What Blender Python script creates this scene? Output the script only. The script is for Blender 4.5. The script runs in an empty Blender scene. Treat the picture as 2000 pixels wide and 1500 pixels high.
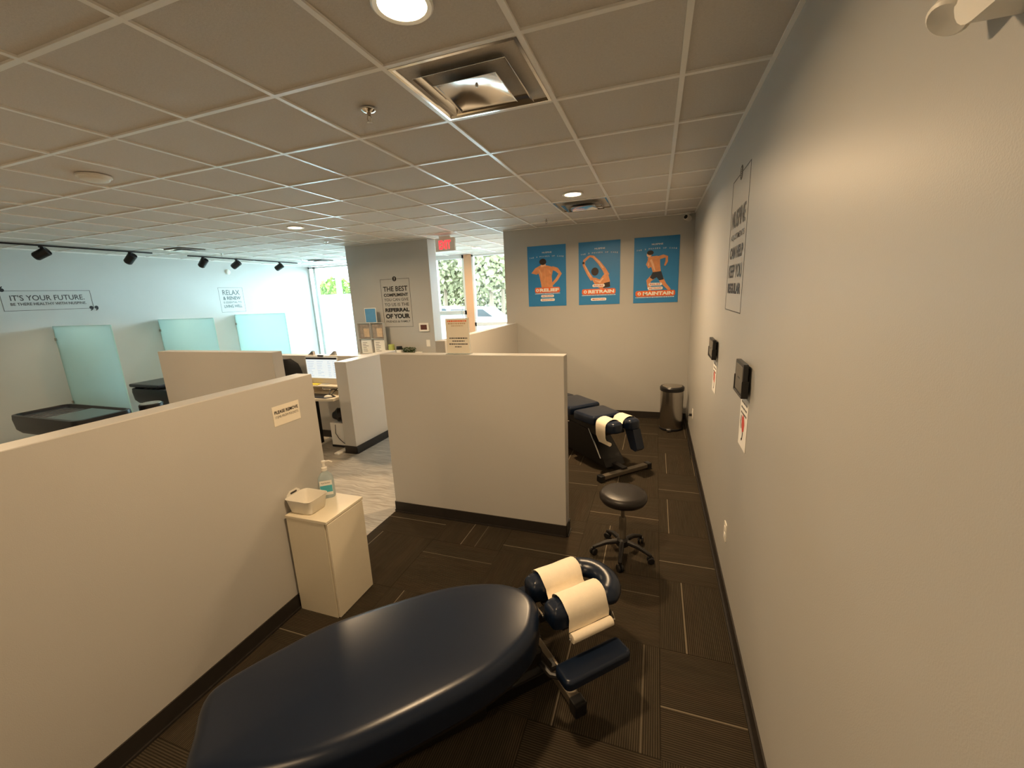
import bpy, bmesh, math, random
from mathutils import Matrix, Vector

# ------------------------------------------------------------------ camera, world, exposure
SC = bpy.context.scene
COL = SC.collection
H, CE, XR, PH = 1.95, 2.913, 0.466, 1.487      # eye height, ceiling, right wall x, partition height
YB, XL, YF, YS = 6.40, -9.15, 9.35, -2.6      # poster wall, far left wall, window wall, wall behind the camera

def make_camera(yaw, pitch, roll, fpx):
    cy, sy, cp, sp = math.cos(yaw), math.sin(yaw), math.cos(pitch), math.sin(pitch)
    f = Vector((-sy*cp, cy*cp, sp)); r = Vector((cy, sy, 0)); u = r.cross(f)
    cr, sr = math.cos(roll), math.sin(roll)
    r2 = r*cr + u*sr; u2 = -r*sr + u*cr
    m = Matrix(((r2.x, u2.x, -f.x, 0), (r2.y, u2.y, -f.y, 0), (r2.z, u2.z, -f.z, H), (0, 0, 0, 1)))
    cd = bpy.data.cameras.new('camera'); cd.sensor_width = 36; cd.lens = fpx/2000*36
    cd.clip_start = .02; cd.clip_end = 300
    c = bpy.data.objects.new('camera', cd); COL.objects.link(c); c.matrix_world = m
    SC.camera = c
make_camera(.3395, -.2155, -.0428, 803.2)

SC.view_settings.view_transform = 'Standard'
SC.view_settings.look = 'None'
SC.view_settings.gamma = 1
SC.view_settings.use_curve_mapping = False
SC.view_settings.exposure = 0.84
SC.cycles.max_bounces = 10
SC.cycles.diffuse_bounces = 6
SC.cycles.sample_clamp_indirect = 8
SC.cycles.caustics_reflective = False
SC.cycles.caustics_refractive = False

WARM = (1.0, .69, .39)
SKY = (.70, .88, 1.0)
LAMP_W = 25.0
SKY_STR = 11.5
w = bpy.data.worlds.new('world'); SC.world = w; w.use_nodes = True
w.node_tree.nodes['Background'].inputs[0].default_value = (*SKY, 1)
w.node_tree.nodes['Background'].inputs[1].default_value = SKY_STR

def area(loc, size, energy, color, direction=(0, 0, -1), size_y=None, shape='DISK', portal=False, spread=180):
    l = bpy.data.lights.new('lamp_light', 'AREA'); l.energy = energy; l.color = color
    l.shape = shape; l.size = size
    if size_y: l.size_y = size_y
    l.spread = math.radians(spread)
    if portal: l.cycles.is_portal = True
    o = bpy.data.objects.new('lamp_light', l); COL.objects.link(o); o.location = loc
    o.rotation_euler = Vector(direction).to_track_quat('-Z', 'Y').to_euler()
    return o
# daylight enters through the glazing of the window wall
area((-7.25, YF-.14, 1.5), 3.7, 1, (1, 1, 1), (0, -1, 0), 2.8, 'RECTANGLE', True)
area((-3.75, YF-.14, 1.5), 2.9, 1, (1, 1, 1), (0, -1, 0), 2.8, 'RECTANGLE', True)
LAMPS = [(-.837, 1.427), (-.837, 4.475), (-4.489, 4.475), (-4.489, -1.62), (-4.489, 1.427), (-.837, -1.62)]  # visible lamps first, then unseen ones added for fill

# ------------------------------------------------------------------ materials
class NT:
    def __init__(s, name):
        s.m = bpy.data.materials.new(name); s.m.use_nodes = True
        s.t = s.m.node_tree; s.b = s.t.nodes['Principled BSDF']; s.out = s.t.nodes['Material Output']
    def n(s, typ, **kw):
        x = s.t.nodes.new(typ)
        for k, v in kw.items(): setattr(x, k, v)
        return x
    def L(s, a, b): s.t.links.new(a, b)
    def put(s, sock, v):
        if hasattr(v, 'links') or isinstance(v, bpy.types.NodeSocket): s.L(v, sock)
        else: sock.default_value = v
    def math(s, op, a, b=0.0, c=0.0):
        x = s.n('ShaderNodeMath', operation=op)
        s.put(x.inputs[0], a); s.put(x.inputs[1], b); s.put(x.inputs[2], c)
        return x.outputs[0]
    def mix(s, f, a, b):
        x = s.n('ShaderNodeMix', data_type='RGBA')
        s.put(x.inputs[0], f)
        for i, v in ((6, a), (7, b)):
            if isinstance(v, bpy.types.NodeSocket): s.L(v, x.inputs[i])
            else: x.inputs[i].default_value = (*v, 1)
        return x.outputs[2]
    def pos(s):
        g = s.n('ShaderNodeNewGeometry'); sp = s.n('ShaderNodeSeparateXYZ'); s.L(g.outputs['Position'], sp.inputs[0])
        return g.outputs['Position'], sp.outputs[0], sp.outputs[1], sp.outputs[2]
    def noise(s, vec, scale, detail=2.0, rough=.5):
        x = s.n('ShaderNodeTexNoise'); s.L(vec, x.inputs['Vector'])
        x.inputs['Scale'].default_value = scale; x.inputs['Detail'].default_value = detail; x.inputs['Roughness'].default_value = rough
        return x.outputs[0]
    def comb(s, x, y, z):
        c = s.n('ShaderNodeCombineXYZ'); s.put(c.inputs[0], x); s.put(c.inputs[1], y); s.put(c.inputs[2], z); return c.outputs[0]
    def white(s, vec):
        x = s.n('ShaderNodeTexWhiteNoise', noise_dimensions='3D'); s.L(vec, x.inputs['Vector']); return x.outputs['Value']
    def bump(s, h, strength=.2, dist=.002):
        x = s.n('ShaderNodeBump'); x.inputs['Strength'].default_value = strength; x.inputs['Distance'].default_value = dist
        s.L(h, x.inputs['Height']); s.L(x.outputs[0], s.b.inputs['Normal'])

def mat(name, color, rough=.5, metal=0.0, spec=.5, noise_amt=.06, noise_scale=30, bump=0.0, coat=0.0, emit=None, estr=1.0, trans=0.0, ior=1.45, sheen=0.0):
    s = NT(name)
    g = s.n('ShaderNodeNewGeometry')
    tc = s.n('ShaderNodeTexCoord')
    f = s.noise(tc.outputs['Object'], noise_scale, 3)
    c = s.mix(f, tuple(max(0, x*(1-noise_amt)) for x in color), tuple(min(1, x*(1+noise_amt)) for x in color))
    s.L(c, s.b.inputs['Base Color'])
    s.b.inputs['Roughness'].default_value = rough; s.b.inputs['Metallic'].default_value = metal
    s.b.inputs['Specular IOR Level'].default_value = spec
    s.b.inputs['Coat Weight'].default_value = coat; s.b.inputs['Coat Roughness'].default_value = .2
    s.b.inputs['Transmission Weight'].default_value = trans; s.b.inputs['IOR'].default_value = ior
    if sheen: s.b.inputs['Sheen Weight'].default_value = sheen
    if emit: s.b.inputs['Emission Color'].default_value = (*emit, 1); s.b.inputs['Emission Strength'].default_value = estr
    if bump: s.bump(s.noise(tc.outputs['Object'], noise_scale*8, 3), bump)
    return s.m

def wall_paint(name, color, rough=.42):
    s = NT(name); P, X, Y, Z = s.pos()
    f = s.noise(P, 2.2, 3)
    c = s.mix(f, tuple(v*.97 for v in color), tuple(v*1.03 for v in color))
    s.L(c, s.b.inputs['Base Color']); s.b.inputs['Roughness'].default_value = rough
    s.b.inputs['Specular IOR Level'].default_value = .45
    s.bump(s.noise(P, 260, 2), .25, .0015)
    return s.m

def carpet_mat():
    s = NT('carpet_tiles'); P, X, Y, Z = s.pos()
    T = .586
    xs = s.math('DIVIDE', s.math('SUBTRACT', X, .078), T); ys = s.math('DIVIDE', s.math('SUBTRACT', Y, 2.05), T)
    ix = s.math('FLOOR', xs); iy = s.math('FLOOR', ys)
    lx = s.math('SUBTRACT', xs, ix); ly = s.math('SUBTRACT', ys, iy)
    par = s.math('ABSOLUTE', s.math('MODULO', s.math('ADD', ix, iy), 2.0))
    par = s.math('GREATER_THAN', par, .5)
    inv = s.math('SUBTRACT', 1.0, par)
    a = s.math('ADD', s.math('MULTIPLY', lx, inv), s.math('MULTIPLY', ly, par))      # across the ribs
    b = s.math('ADD', s.math('MULTIPLY', ly, inv), s.math('MULTIPLY', lx, par))      # along the ribs
    ribs = s.math('ADD', s.math('MULTIPLY', s.math('SINE', s.math('MULTIPLY', a, 2*math.pi*58)), .5), .5)
    seed = s.math('ADD', s.math('MULTIPLY', ix, 7.13), s.math('MULTIPLY', iy, 3.71))
    band = s.noise(s.comb(s.math('MULTIPLY', a, 5.0), s.math('MULTIPLY', b, .25), seed), 1.0, 2)
    band2 = s.noise(s.comb(s.math('MULTIPLY', a, 40.0), s.math('MULTIPLY', b, 3.0), seed), 1.0, 3)
    speck = s.noise(P, 420, 2)
    base = s.mix(ribs, (.012, .010, .007), (.072, .058, .039))
    base = s.mix(s.math('MULTIPLY', s.math('SUBTRACT', band, .45), 2.6), base, s.mix(ribs, (.016, .011, .007), (.094, .066, .042)))
    base = s.mix(s.math('MULTIPLY', s.math('SUBTRACT', band2, .3), 1.1), base, (.016, .012, .008))
    base = s.mix(s.math('MULTIPLY', s.math('SUBTRACT', speck, .35), .9), base, (.085, .068, .045))
    for k, (wd, amt) in enumerate(((.0054, .7), (.0046, .38))):
        r = s.white(s.comb(ix, iy, float(k)+.37))
        p0 = s.math('ADD', s.math('MULTIPLY', r, .36), .12 + .42*k)
        d = s.math('ABSOLUTE', s.math('SUBTRACT', a, p0))
        l = s.math('LESS_THAN', d, wd)
        on = s.math('GREATER_THAN', s.white(s.comb(iy, ix, float(k)+5.1)), .25 if k == 0 else .45)
        base = s.mix(s.math('MULTIPLY', s.math('MULTIPLY', l, on), amt), base, (.26, .22, .16))
    seam = s.math('LESS_THAN', s.math('MINIMUM', s.math('MINIMUM', lx, ly), s.math('MINIMUM', s.math('SUBTRACT', 1.0, lx), s.math('SUBTRACT', 1.0, ly))), .004)
    base = s.mix(s.math('MULTIPLY', seam, .5), base, (.012, .009, .006))
    s.L(base, s.b.inputs['Base Color']); s.b.inputs['Roughness'].default_value = .95
    s.b.inputs['Specular IOR Level'].default_value = .1
    s.bump(s.math('ADD', ribs, s.math('MULTIPLY', speck, .6)), .5, .003)
    return s.m

def plank_mat():
    s = NT('vinyl_planks'); P, X, Y, Z = s.pos()
    ys = s.math('DIVIDE', Y, .18); iy = s.math('FLOOR', ys); ly = s.math('SUBTRACT', ys, iy)
    off = s.white(s.comb(iy, 3.3, 1.1))
    xs = s.math('ADD', s.math('DIVIDE', X, 1.22), s.math('MULTIPLY', off, 3.0)); ix = s.math('FLOOR', xs); lx = s.math('SUBTRACT', xs, ix)
    tone = s.white(s.comb(ix, iy, 2.2))
    warp = s.noise(P, 3.0, 2)
    grain = s.noise(s.comb(s.math('MULTIPLY', X, 4.0), s.math('ADD', s.math('MULTIPLY', Y, 42.0), s.math('MULTIPLY', warp, 7.0)), tone), 1.0, 4, .6)
    c = s.mix(s.math('MULTIPLY', s.math('SUBTRACT', grain, .3), 2.2), (.24, .21, .17), (.56, .52, .45))
    c = s.mix(s.math('MULTIPLY', tone, .35), c, (.42, .38, .32))
    seam = s.math('MAXIMUM', s.math('LESS_THAN', ly, .015), s.math('LESS_THAN', lx, .003))
    c = s.mix(s.math('MULTIPLY', seam, .6), c, (.08, .07, .055))
    s.L(c, s.b.inputs['Base Color']); s.b.inputs['Roughness'].default_value = .38
    s.bump(grain, .15, .001)
    return s.m

def tile_mat():
    s = NT('ceiling_tile'); P, X, Y, Z = s.pos()
    f = s.noise(P, 90, 4, .7); g = s.noise(P, 420, 2)
    ixx = s.math('FLOOR', s.math('DIVIDE', s.math('SUBTRACT', X, .083), .6096)); iyy = s.math('FLOOR', s.math('DIVIDE', s.math('SUBTRACT', Y, 1.122), .6096))
    t = s.white(s.comb(ixx, iyy, .5))
    c = s.mix(s.math('MULTIPLY', s.math('SUBTRACT', f, .25), 1.4), (.63, .595, .555), (.74, .705, .66))
    c = s.mix(s.math('MULTIPLY', s.math('GREATER_THAN', g, .62), .35), c, (.45, .42, .39))
    c = s.mix(s.math('MULTIPLY', t, .12), c, (.60, .57, .53))
    s.L(c, s.b.inputs['Base Color']); s.b.inputs['Roughness'].default_value = .9; s.b.inputs['Specular IOR Level'].default_value = .25
    s.bump(f, .5, .003)
    return s.m

def frosted(name, color, translucent=.6, transp=.06, gloss=.12, trough=.12):
    s = NT(name); t = s.t
    g = s.n('ShaderNodeTexCoord'); f = s.noise(g.outputs['Object'], 3, 2)
    c = s.mix(f, tuple(v*.97 for v in color), tuple(min(1, v*1.02) for v in color))
    d = s.n('ShaderNodeBsdfDiffuse'); s.L(c, d.inputs[0]); tr = s.n('ShaderNodeBsdfTranslucent'); s.L(c, tr.inputs[0])
    m1 = s.n('ShaderNodeMixShader'); m1.inputs[0].default_value = translucent; s.L(d.outputs[0], m1.inputs[1]); s.L(tr.outputs[0], m1.inputs[2])
    tp = s.n('ShaderNodeBsdfTransparent'); tp.inputs[0].default_value = (*color, 1)
    m2 = s.n('ShaderNodeMixShader'); m2.inputs[0].default_value = transp; s.L(m1.outputs[0], m2.inputs[1]); s.L(tp.outputs[0], m2.inputs[2])
    gl = s.n('ShaderNodeBsdfGlossy'); gl.inputs['Roughness'].default_value = trough
    m3 = s.n('ShaderNodeMixShader'); m3.inputs[0].default_value = gloss; s.L(m2.outputs[0], m3.inputs[1]); s.L(gl.outputs[0], m3.inputs[2])
    s.L(m3.outputs[0], s.out.inputs[0]); return s.m

def clear_glass(name, tint=(.93, .98, .97), gloss=.06):
    s = NT(name)
    tp = s.n('ShaderNodeBsdfTransparent'); tp.inputs[0].default_value = (*tint, 1)
    gl = s.n('ShaderNodeBsdfGlossy'); gl.inputs['Roughness'].default_value = .02
    m = s.n('ShaderNodeMixShader'); m.inputs[0].default_value = gloss
    s.L(tp.outputs[0], m.inputs[1]); s.L(gl.outputs[0], m.inputs[2]); s.L(m.outputs[0], s.out.inputs[0]); return s.m

M = {}
M['wall'] = wall_paint('wall_paint', (.46, .455, .435), .38)
M['wallL'] = wall_paint('pale_wall_paint', (.60, .62, .60), .5)
M['part'] = wall_paint('partition_paint', (.52, .505, .475), .42)
M['peach'] = wall_paint('peach_light_tint', (.66, .40, .24), .5)  # the entry's warm orange light is painted into this wall colour
M['carpet'] = carpet_mat(); M['plank'] = plank_mat(); M['tile'] = tile_mat()
M['grid'] = mat('white_grid_metal', (.93, .92, .89), .28, noise_amt=.02)
M['base'] = mat('dark_rubber_base', (.024, .020, .017), .5, noise_amt=.15)
M['vinyl'] = mat('navy_vinyl', (.005, .011, .027), .30, spec=.5, noise_amt=.1, noise_scale=60, bump=.06)
M['vinyl2'] = mat('black_vinyl', (.014, .011, .010), .38, noise_amt=.1, noise_scale=60, bump=.06)
M['black'] = mat('black_metal', (.008, .007, .007), .45)
M['blackp'] = mat('black_plastic', (.012, .012, .013), .35)
M['grey_m'] = mat('grey_bare_metal', (.20, .17, .13), .4, metal=.6)
M['chrome'] = mat('polished_steel', (.93, .92, .90), .14, metal=1.0, noise_amt=.03)
M['steel'] = mat('brushed_steel', (.56, .52, .47), .26, metal=1.0, noise_amt=.08)
M['paper'] = mat('cream_paper', (.86, .77, .62), .85, noise_amt=.05, noise_scale=45, bump=.3)
M['lam'] = mat('cream_white_laminate', (.78, .71, .56), .4, noise_amt=.02)
M['whitep'] = mat('white_plastic', (.82, .79, .72), .35, noise_amt=.02)
M['whitel'] = mat('white_paper', (.83, .81, .76), .7, noise_amt=.02)
M['clearp'] = mat('clear_plastic', (.93, .97, .97), .08, trans=.9, ior=1.3, noise_amt=.01)
M['acryl'] = frosted('clear_acrylic', (.90, .93, .93), .5, .72, .12, .05)
M['frost'] = frosted('green_frosted_glass', (.72, .86, .83), .6, .22, .10, .12)
M['frostw'] = frosted('white_frosted_film', (.90, .97, .98), .85, .10, .03, .3)
M['gedge'] = mat('glass_edge', (.45, .72, .66), .15, noise_amt=.02)
M['glass'] = clear_glass('window_glass')
M['mull'] = mat('pale_aluminium', (.72, .72, .70), .35, metal=.3)
M['ink'] = mat('black_vinyl_lettering', (.012, .012, .012), .5)
M['ink2'] = mat('grey_lettering', (.05, .05, .05), .5)
M['inkpale'] = mat('pale_grey_lettering', (.10, .13, .13), .5)
M['signw'] = mat('white_card', (.84, .78, .66), .6, noise_amt=.02)
M['poster'] = mat('poster_blue', (.028, .23, .54), .42, noise_amt=.10, noise_scale=4)
M['white'] = mat('white_print', (.88, .86, .80), .5)
M['orange'] = mat('orange_print', (.80, .15, .035), .45)
M['skin'] = mat('printed_skin', (.72, .30, .13), .5, noise_amt=.25, noise_scale=16)
M['skin2'] = mat('printed_light_skin', (.85, .50, .30), .5, noise_amt=.2, noise_scale=16)
M['skin3'] = mat('printed_mid_skin', (.80, .40, .20), .5, noise_amt=.2, noise_scale=16)
M['hair'] = mat('printed_dark_hair', (.03, .018, .014), .5)
M['navyp'] = mat('printed_dark_shorts', (.02, .03, .05), .5)
M['lens'] = mat('glowing_lens', (1, .9, .75), .5, emit=(1.0, .80, .50), estr=16)
M['exitred'] = mat('exit_red', (.9, .05, .04), .5, emit=(1.0, .03, .04), estr=1.4)
M['screen'] = mat('lit_screen', (.6, .65, .7), .4, emit=(.70, .82, .88), estr=.45)
M['scr_line'] = mat('screen_grey_rows', (.3, .34, .4), .4, emit=(.45, .53, .60), estr=.6)
M['scr_dark'] = mat('screen_dark_bar', (.03, .03, .04), .4)
M['desk'] = mat('pale_wood_top', (.70, .63, .50), .4, noise_amt=.05)
M['green'] = mat('olive_green_leaf', (.045, .075, .018), .6, noise_amt=.4, noise_scale=30)
M['lime'] = mat('pale_lime_label', (.42, .48, .14), .4)
M['yellow'] = mat('yellow_plastic', (.75, .62, .05), .4)
M['tealp'] = mat('teal_label_print', (.08, .42, .52), .45)
M['bluep'] = mat('blue_card', (.10, .30, .55), .5)
M['photo1'] = mat('faded_brown_print', (.30, .25, .21), .5, noise_amt=.6, noise_scale=25)
M['tan'] = mat('tan_print', (.60, .45, .30), .5, noise_amt=.3, noise_scale=20)
M['red'] = mat('red_print', (.62, .09, .07), .5)
M['brown'] = mat('dark_brown_screen', (.12, .045, .035), .35)
M['asphalt'] = mat('pale_pavement', (.20, .19, .18), .9, noise_amt=.15, noise_scale=2)
M['leaf'] = mat('bright_leaf', (.16, .26, .03), .7, noise_amt=.5, noise_scale=2)
M['leaf2'] = mat('soft_leaf', (.27, .25, .13), .7, noise_amt=.5, noise_scale=2)
M['bark'] = mat('bark', (.16, .11, .07), .9, noise_amt=.3)
M['pole'] = mat('green_grey_pole', (.18, .26, .23), .6)
M['car'] = mat('pale_car_paint', (.45, .46, .47), .3, metal=.2)
M['carr'] = mat('red_car_paint', (.35, .06, .05), .3)
M['tyre'] = mat('tyre_rubber', (.03, .03, .03), .8)
M['bedtub'] = mat('black_lounger_shell', (.012, .013, .017), .33, noise_amt=.1)
M['bedtop'] = mat('grey_lounger_sheet', (.10, .14, .14), .3, noise_amt=.05)
M['beige'] = mat('beige_plastic', (.55, .50, .40), .5)
M['brick'] = mat('pale_brick_building', (.55, .40, .33), .9, noise_amt=.2)

# ------------------------------------------------------------------ mesh helpers
def V(*a): return Vector(a)
def add_box(bm, a, b, bev=0, seg=2):
    x0, y0, z0 = a; x1, y1, z1 = b
    vs = [bm.verts.new(p) for p in ((x0, y0, z0), (x1, y0, z0), (x1, y1, z0), (x0, y1, z0), (x0, y0, z1), (x1, y0, z1), (x1, y1, z1), (x0, y1, z1))]
    fs = [bm.faces.new([vs[i] for i in f]) for f in ((0, 3, 2, 1), (4, 5, 6, 7), (0, 1, 5, 4), (1, 2, 6, 5), (2, 3, 7, 6), (3, 0, 4, 7))]
    if bev:
        es = set(e for f in fs for e in f.edges)
        bmesh.ops.bevel(bm, geom=list(es), offset=bev, segments=seg, profile=.5, affect='EDGES')
def box(a, b, bev=0, seg=2):
    bm = bmesh.new(); add_box(bm, a, b, bev, seg); return bm
def frame_of(d):
    d = d.normalized(); up = V(0, 0, 1) if abs(d.z) < .95 else V(1, 0, 0)
    x = d.cross(up).normalized(); y = x.cross(d).normalized(); return x, y
def add_tube(bm, pts, r, n=12, caps=True):
    pts = [Vector(p) for p in pts]; rs = r if isinstance(r, (list, tuple)) else [r]*len(pts)
    rings = []; px = None
    for i, p in enumerate(pts):
        d = (pts[min(i+1, len(pts)-1)] - pts[max(i-1, 0)])
        if px is None: x, y = frame_of(d)
        else:
            d.normalize(); x = (px - d*px.dot(d)).normalized(); y = d.cross(x)
        px = x
        y = d.normalized().cross(x)
        rings.append([bm.verts.new(p + (x*math.cos(2*math.pi*k/n) + y*math.sin(2*math.pi*k/n))*rs[i]) for k in range(n)])
    for a, b in zip(rings, rings[1:]):
        for k in range(n): bm.faces.new((a[k], a[(k+1) % n], b[(k+1) % n], b[k]))
    if caps: bm.faces.new(list(reversed(rings[0]))); bm.faces.new(rings[-1])
def tube(pts, r, n=12):
    bm = bmesh.new(); add_tube(bm, pts, r, n); return bm
def add_lathe(bm, prof, c=(0, 0, 0), n=32, ax='Z'):
    rings = []
    for r, h in prof:
        ring = []
        for k in range(n):
            a = 2*math.pi*k/n; u, v = r*math.cos(a), r*math.sin(a)
            p = {'Z': (u, v, h), 'X': (h, u, v), 'Y': (v, h, u)}[ax]
            ring.append(bm.verts.new(Vector(c)+Vector(p)))
        rings.append(ring)
    for a, b in zip(rings, rings[1:]):
        for k in range(n): bm.faces.new((a[k], a[(k+1) % n], b[(k+1) % n], b[k]))
    if prof[0][0] > 1e-6: bm.faces.new(list(reversed(rings[0])))
    if prof[-1][0] > 1e-6: bm.faces.new(rings[-1])
def lathe(prof, c=(0, 0, 0), n=32, ax='Z'):
    bm = bmesh.new(); add_lathe(bm, prof, c, n, ax); return bm
def add_prism(bm, pts, z0, z1):
    a = [bm.verts.new((x, y, z0)) for x, y in pts]; b = [bm.verts.new((x, y, z1)) for x, y in pts]; n = len(pts)
    bm.faces.new(list(reversed(a))); bm.faces.new(b)
    for k in range(n): bm.faces.new((a[k], a[(k+1) % n], b[(k+1) % n], b[k]))
def prism(pts, z0, z1):
    bm = bmesh.new(); add_prism(bm, pts, z0, z1); return bm

def finish(bm, smooth=False, angle=40):
    bmesh.ops.remove_doubles(bm, verts=bm.verts, dist=1e-6)
    bmesh.ops.recalc_face_normals(bm, faces=bm.faces)
def obj(name, bm, m, parent=None, smooth=False, loc=None, label=None, sharp=35):
    finish(bm)
    me = bpy.data.meshes.new(name); bm.to_mesh(me); bm.free()
    me.materials.append(M[m] if isinstance(m, str) else m)
    if smooth:
        me.polygons.foreach_set('use_smooth', [True]*len(me.polygons))
        me.set_sharp_from_angle(angle=math.radians(sharp))
    o = bpy.data.objects.new(name, me); COL.objects.link(o)
    if parent: o.parent = parent
    if loc: o.location = loc
    if label: o['label'] = label
    return o
def tag(o, label, cat, group=None):
    o['label'] = label; o['category'] = cat
    if group: o['group'] = group
    return o
def thing(name, label, cat, loc=(0, 0, 0), rotz=0, group=None, mtx=None):
    o = bpy.data.objects.new(name, None); COL.objects.link(o); o.empty_display_size = .1
    if mtx is not None: o.matrix_world = mtx
    else: o.location = loc; o.rotation_euler = (0, 0, rotz)
    return tag(o, label, cat, group)
def struct(name, bm, m, parent=None, smooth=False):
    o = obj(name, bm, m, parent, smooth)
    if parent is None: o['kind'] = 'structure'
    return o
def children(o): return [c for c in bpy.data.objects if c.parent == o]
def copy_tree(o, parent=None):
    c = o.copy(); COL.objects.link(c); c.parent = parent
    for ch in children(o): copy_tree(ch, c)
    return c
def M4(right, up, loc):
    r = Vector(right); u = Vector(up); n = r.cross(u)
    return Matrix(((r.x, u.x, n.x, loc[0]), (r.y, u.y, n.y, loc[1]), (r.z, u.z, n.z, loc[2]), (0, 0, 0, 1)))
def face_S(x, z, y=YB): return M4((1, 0, 0), (0, 0, 1), (x, y, z))        # faces the camera end of the room
def face_W(y, z, x=XR): return M4((0, -1, 0), (0, 0, 1), (x, y, z))       # right wall, facing left
def face_E(y, z, x=XL): return M4((0, 1, 0), (0, 0, 1), (x, y, z))        # facing right

def rounded(w_, h_, r, n=6, cx=0, cy=0):
    pts = []
    for (sx, sy, a0) in ((1, 1, 0), (-1, 1, 90), (-1, -1, 180), (1, -1, 270)):
        for k in range(n+1):
            a = math.radians(a0+90*k/n)
            pts.append((cx+sx*(w_/2-r)+r*math.cos(a), cy+sy*(h_/2-r)+r*math.sin(a)))
    return pts
def text_bm(s, width, height, x=0, y=0, z=.0012, bold=0.006, thick=.0008, spacing=1.0):
    """one line of lettering, centred on x, its baseline-to-cap box stretched to width x height"""
    cu = bpy.data.curves.new('lettering', 'FONT'); cu.body = s; cu.size = 1; cu.offset = bold; cu.extrude = 0
    cu.space_character = spacing; cu.resolution_u = 3
    o = bpy.data.objects.new('lettering', cu); COL.objects.link(o)
    dg = bpy.context.evaluated_depsgraph_get(); dg.update()
    me = bpy.data.meshes.new_from_object(o.evaluated_get(dg))
    bm = bmesh.new(); bm.from_mesh(me)
    bpy.data.objects.remove(o); bpy.data.curves.remove(cu); bpy.data.meshes.remove(me)
    xs = [v.co.x for v in bm.verts]; ys = [v.co.y for v in bm.verts]
    x0, x1, y0, y1 = min(xs), max(xs), min(ys), max(ys)
    for v in bm.verts:
        v.co = V(x + ((v.co.x-x0)/(x1-x0)-.5)*width, y + (v.co.y-y0)/(y1-y0)*height, z)
    return bm
def merge(bm, other):
    me = bpy.data.meshes.new('tmp'); other.to_mesh(me); other.free(); bm.from_mesh(me); bpy.data.meshes.remove(me); return bm
def stroke(pts, wd):
    pts = [Vector(p).to_2d() if len(p) == 3 else Vector(p) for p in pts]
    ws = wd if isinstance(wd, (list, tuple)) else [wd]*len(pts)
    L, R = [], []
    for i, p in enumerate(pts):
        d = (pts[min(i+1, len(pts)-1)]-pts[max(i-1, 0)]).normalized(); n = Vector((-d.y, d.x))
        L.append(p+n*ws[i]/2); R.append(p-n*ws[i]/2)
    return L, R
def add_stroke(bm, pts, wd, z=0):
    L, R = stroke(pts, wd)
    a = [bm.verts.new((p.x, p.y, z)) for p in L]; b = [bm.verts.new((p.x, p.y, z)) for p in R]
    for i in range(len(a)-1): bm.faces.new((a[i], a[i+1], b[i+1], b[i]))
def add_poly(bm, pts, z=0):
    f = bm.faces.new([bm.verts.new((x, y, z)) for x, y in pts]); bmesh.ops.triangulate(bm, faces=[f])
def circle(cx, cy, rx, ry=None, n=24):
    ry = ry or rx
    return [(cx+rx*math.cos(2*math.pi*k/n), cy+ry*math.sin(2*math.pi*k/n)) for k in range(n)]
def slab(pts, z0, z1): return prism(pts, z0, z1)

def inset(pts, d):
    n = len(pts); out = []
    for i in range(n):
        a, b, c = Vector(pts[i-1]), Vector(pts[i]), Vector(pts[(i+1) % n])
        t = (c-a).normalized(); nn = Vector((-t.y, t.x)); out.append(b+nn*d)
    return out
def cushion(pts, z0, z1, r, crown=.012, rb=None, seg=6):
    """padded slab from a dense counter-clockwise outline"""
    rb = rb or r*.5
    bm = bmesh.new(); rings = []
    def ring(P, z): rings.append([bm.verts.new((p[0], p[1], z)) for p in P])
    for k in range(seg+1):
        a = math.pi/2*k/seg; ring(inset(pts, rb*(1-math.sin(a))), z0+rb*(1-math.cos(a)))
    for k in range(seg+1):
        a = math.pi/2*k/seg; ring(inset(pts, r*(1-math.cos(a))), z1-r+r*math.sin(a))
    base = inset(pts, r); c = sum((Vector(p) for p in base), Vector((0, 0)))/len(base)
    for f in (.82, .6, .35, .12):
        ring([c+(p-c)*f for p in base], z1+crown*(1-f*f))
    for a, b in zip(rings, rings[1:]):
        n = len(a)
        for k in range(n): bm.faces.new((a[k], a[(k+1) % n], b[(k+1) % n], b[k]))
    bm.faces.new(rings[-1]); bm.faces.new(list(reversed(rings[0])))
    return bm
def superoval(segs, n=10):
    """smooth closed outline through points (Catmull-Rom)"""
    P = [Vector(p) for p in segs]; out = []; m = len(P)
    for i in range(m):
        p0, p1, p2, p3 = P[i-1], P[i], P[(i+1) % m], P[(i+2) % m]
        for k in range(n):
            t = k/n
            out.append(.5*((2*p1)+(-p0+p2)*t+(2*p0-5*p1+4*p2-p3)*t*t+(-p0+3*p1-3*p2+p3)*t**3))
    return [(p.x, p.y) for p in out]

# ------------------------------------------------------------------ room shell
struct('floor', box((-2.26, YS, -.06), (XR+.15, YB+.1, 0)), 'carpet')
struct('floor', box((XL-.15, YS, -.06), (-2.26, YF+.1, 0)), 'plank')
struct('floor', box((-2.26, YB+.1, -.06), (XR+.15, YF+.1, 0)), 'plank')
struct('ceiling', box((XL-.15, YS-.15, CE+.010), (XR+.15, YF+.15, CE+.09)), 'tile')
bm = bmesh.new()
G = .6096
for i in range(-1, 17):
    x = .083-G*i
    if XL < x < XR: add_box(bm, (x-.012, YS, CE), (x+.012, YF, CE+.0102))
for j in range(-7, 15):
    y = 1.122+G*j
    if YS < y < YF: add_box(bm, (XL, y-.012, CE+.0003), (XR, y+.012, CE+.0102))
struct('trim_1', bm, 'grid')
bm = bmesh.new()
add_box(bm, (XR-.02, YS, CE-.001), (XR, YB, CE+.006)); add_box(bm, (-2.3, YB-.02, CE-.001), (XR-.02, YB, CE+.006)); add_box(bm, (-5.35, YB-.02, CE-.001), (-3.66, YB, CE+.006))
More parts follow.
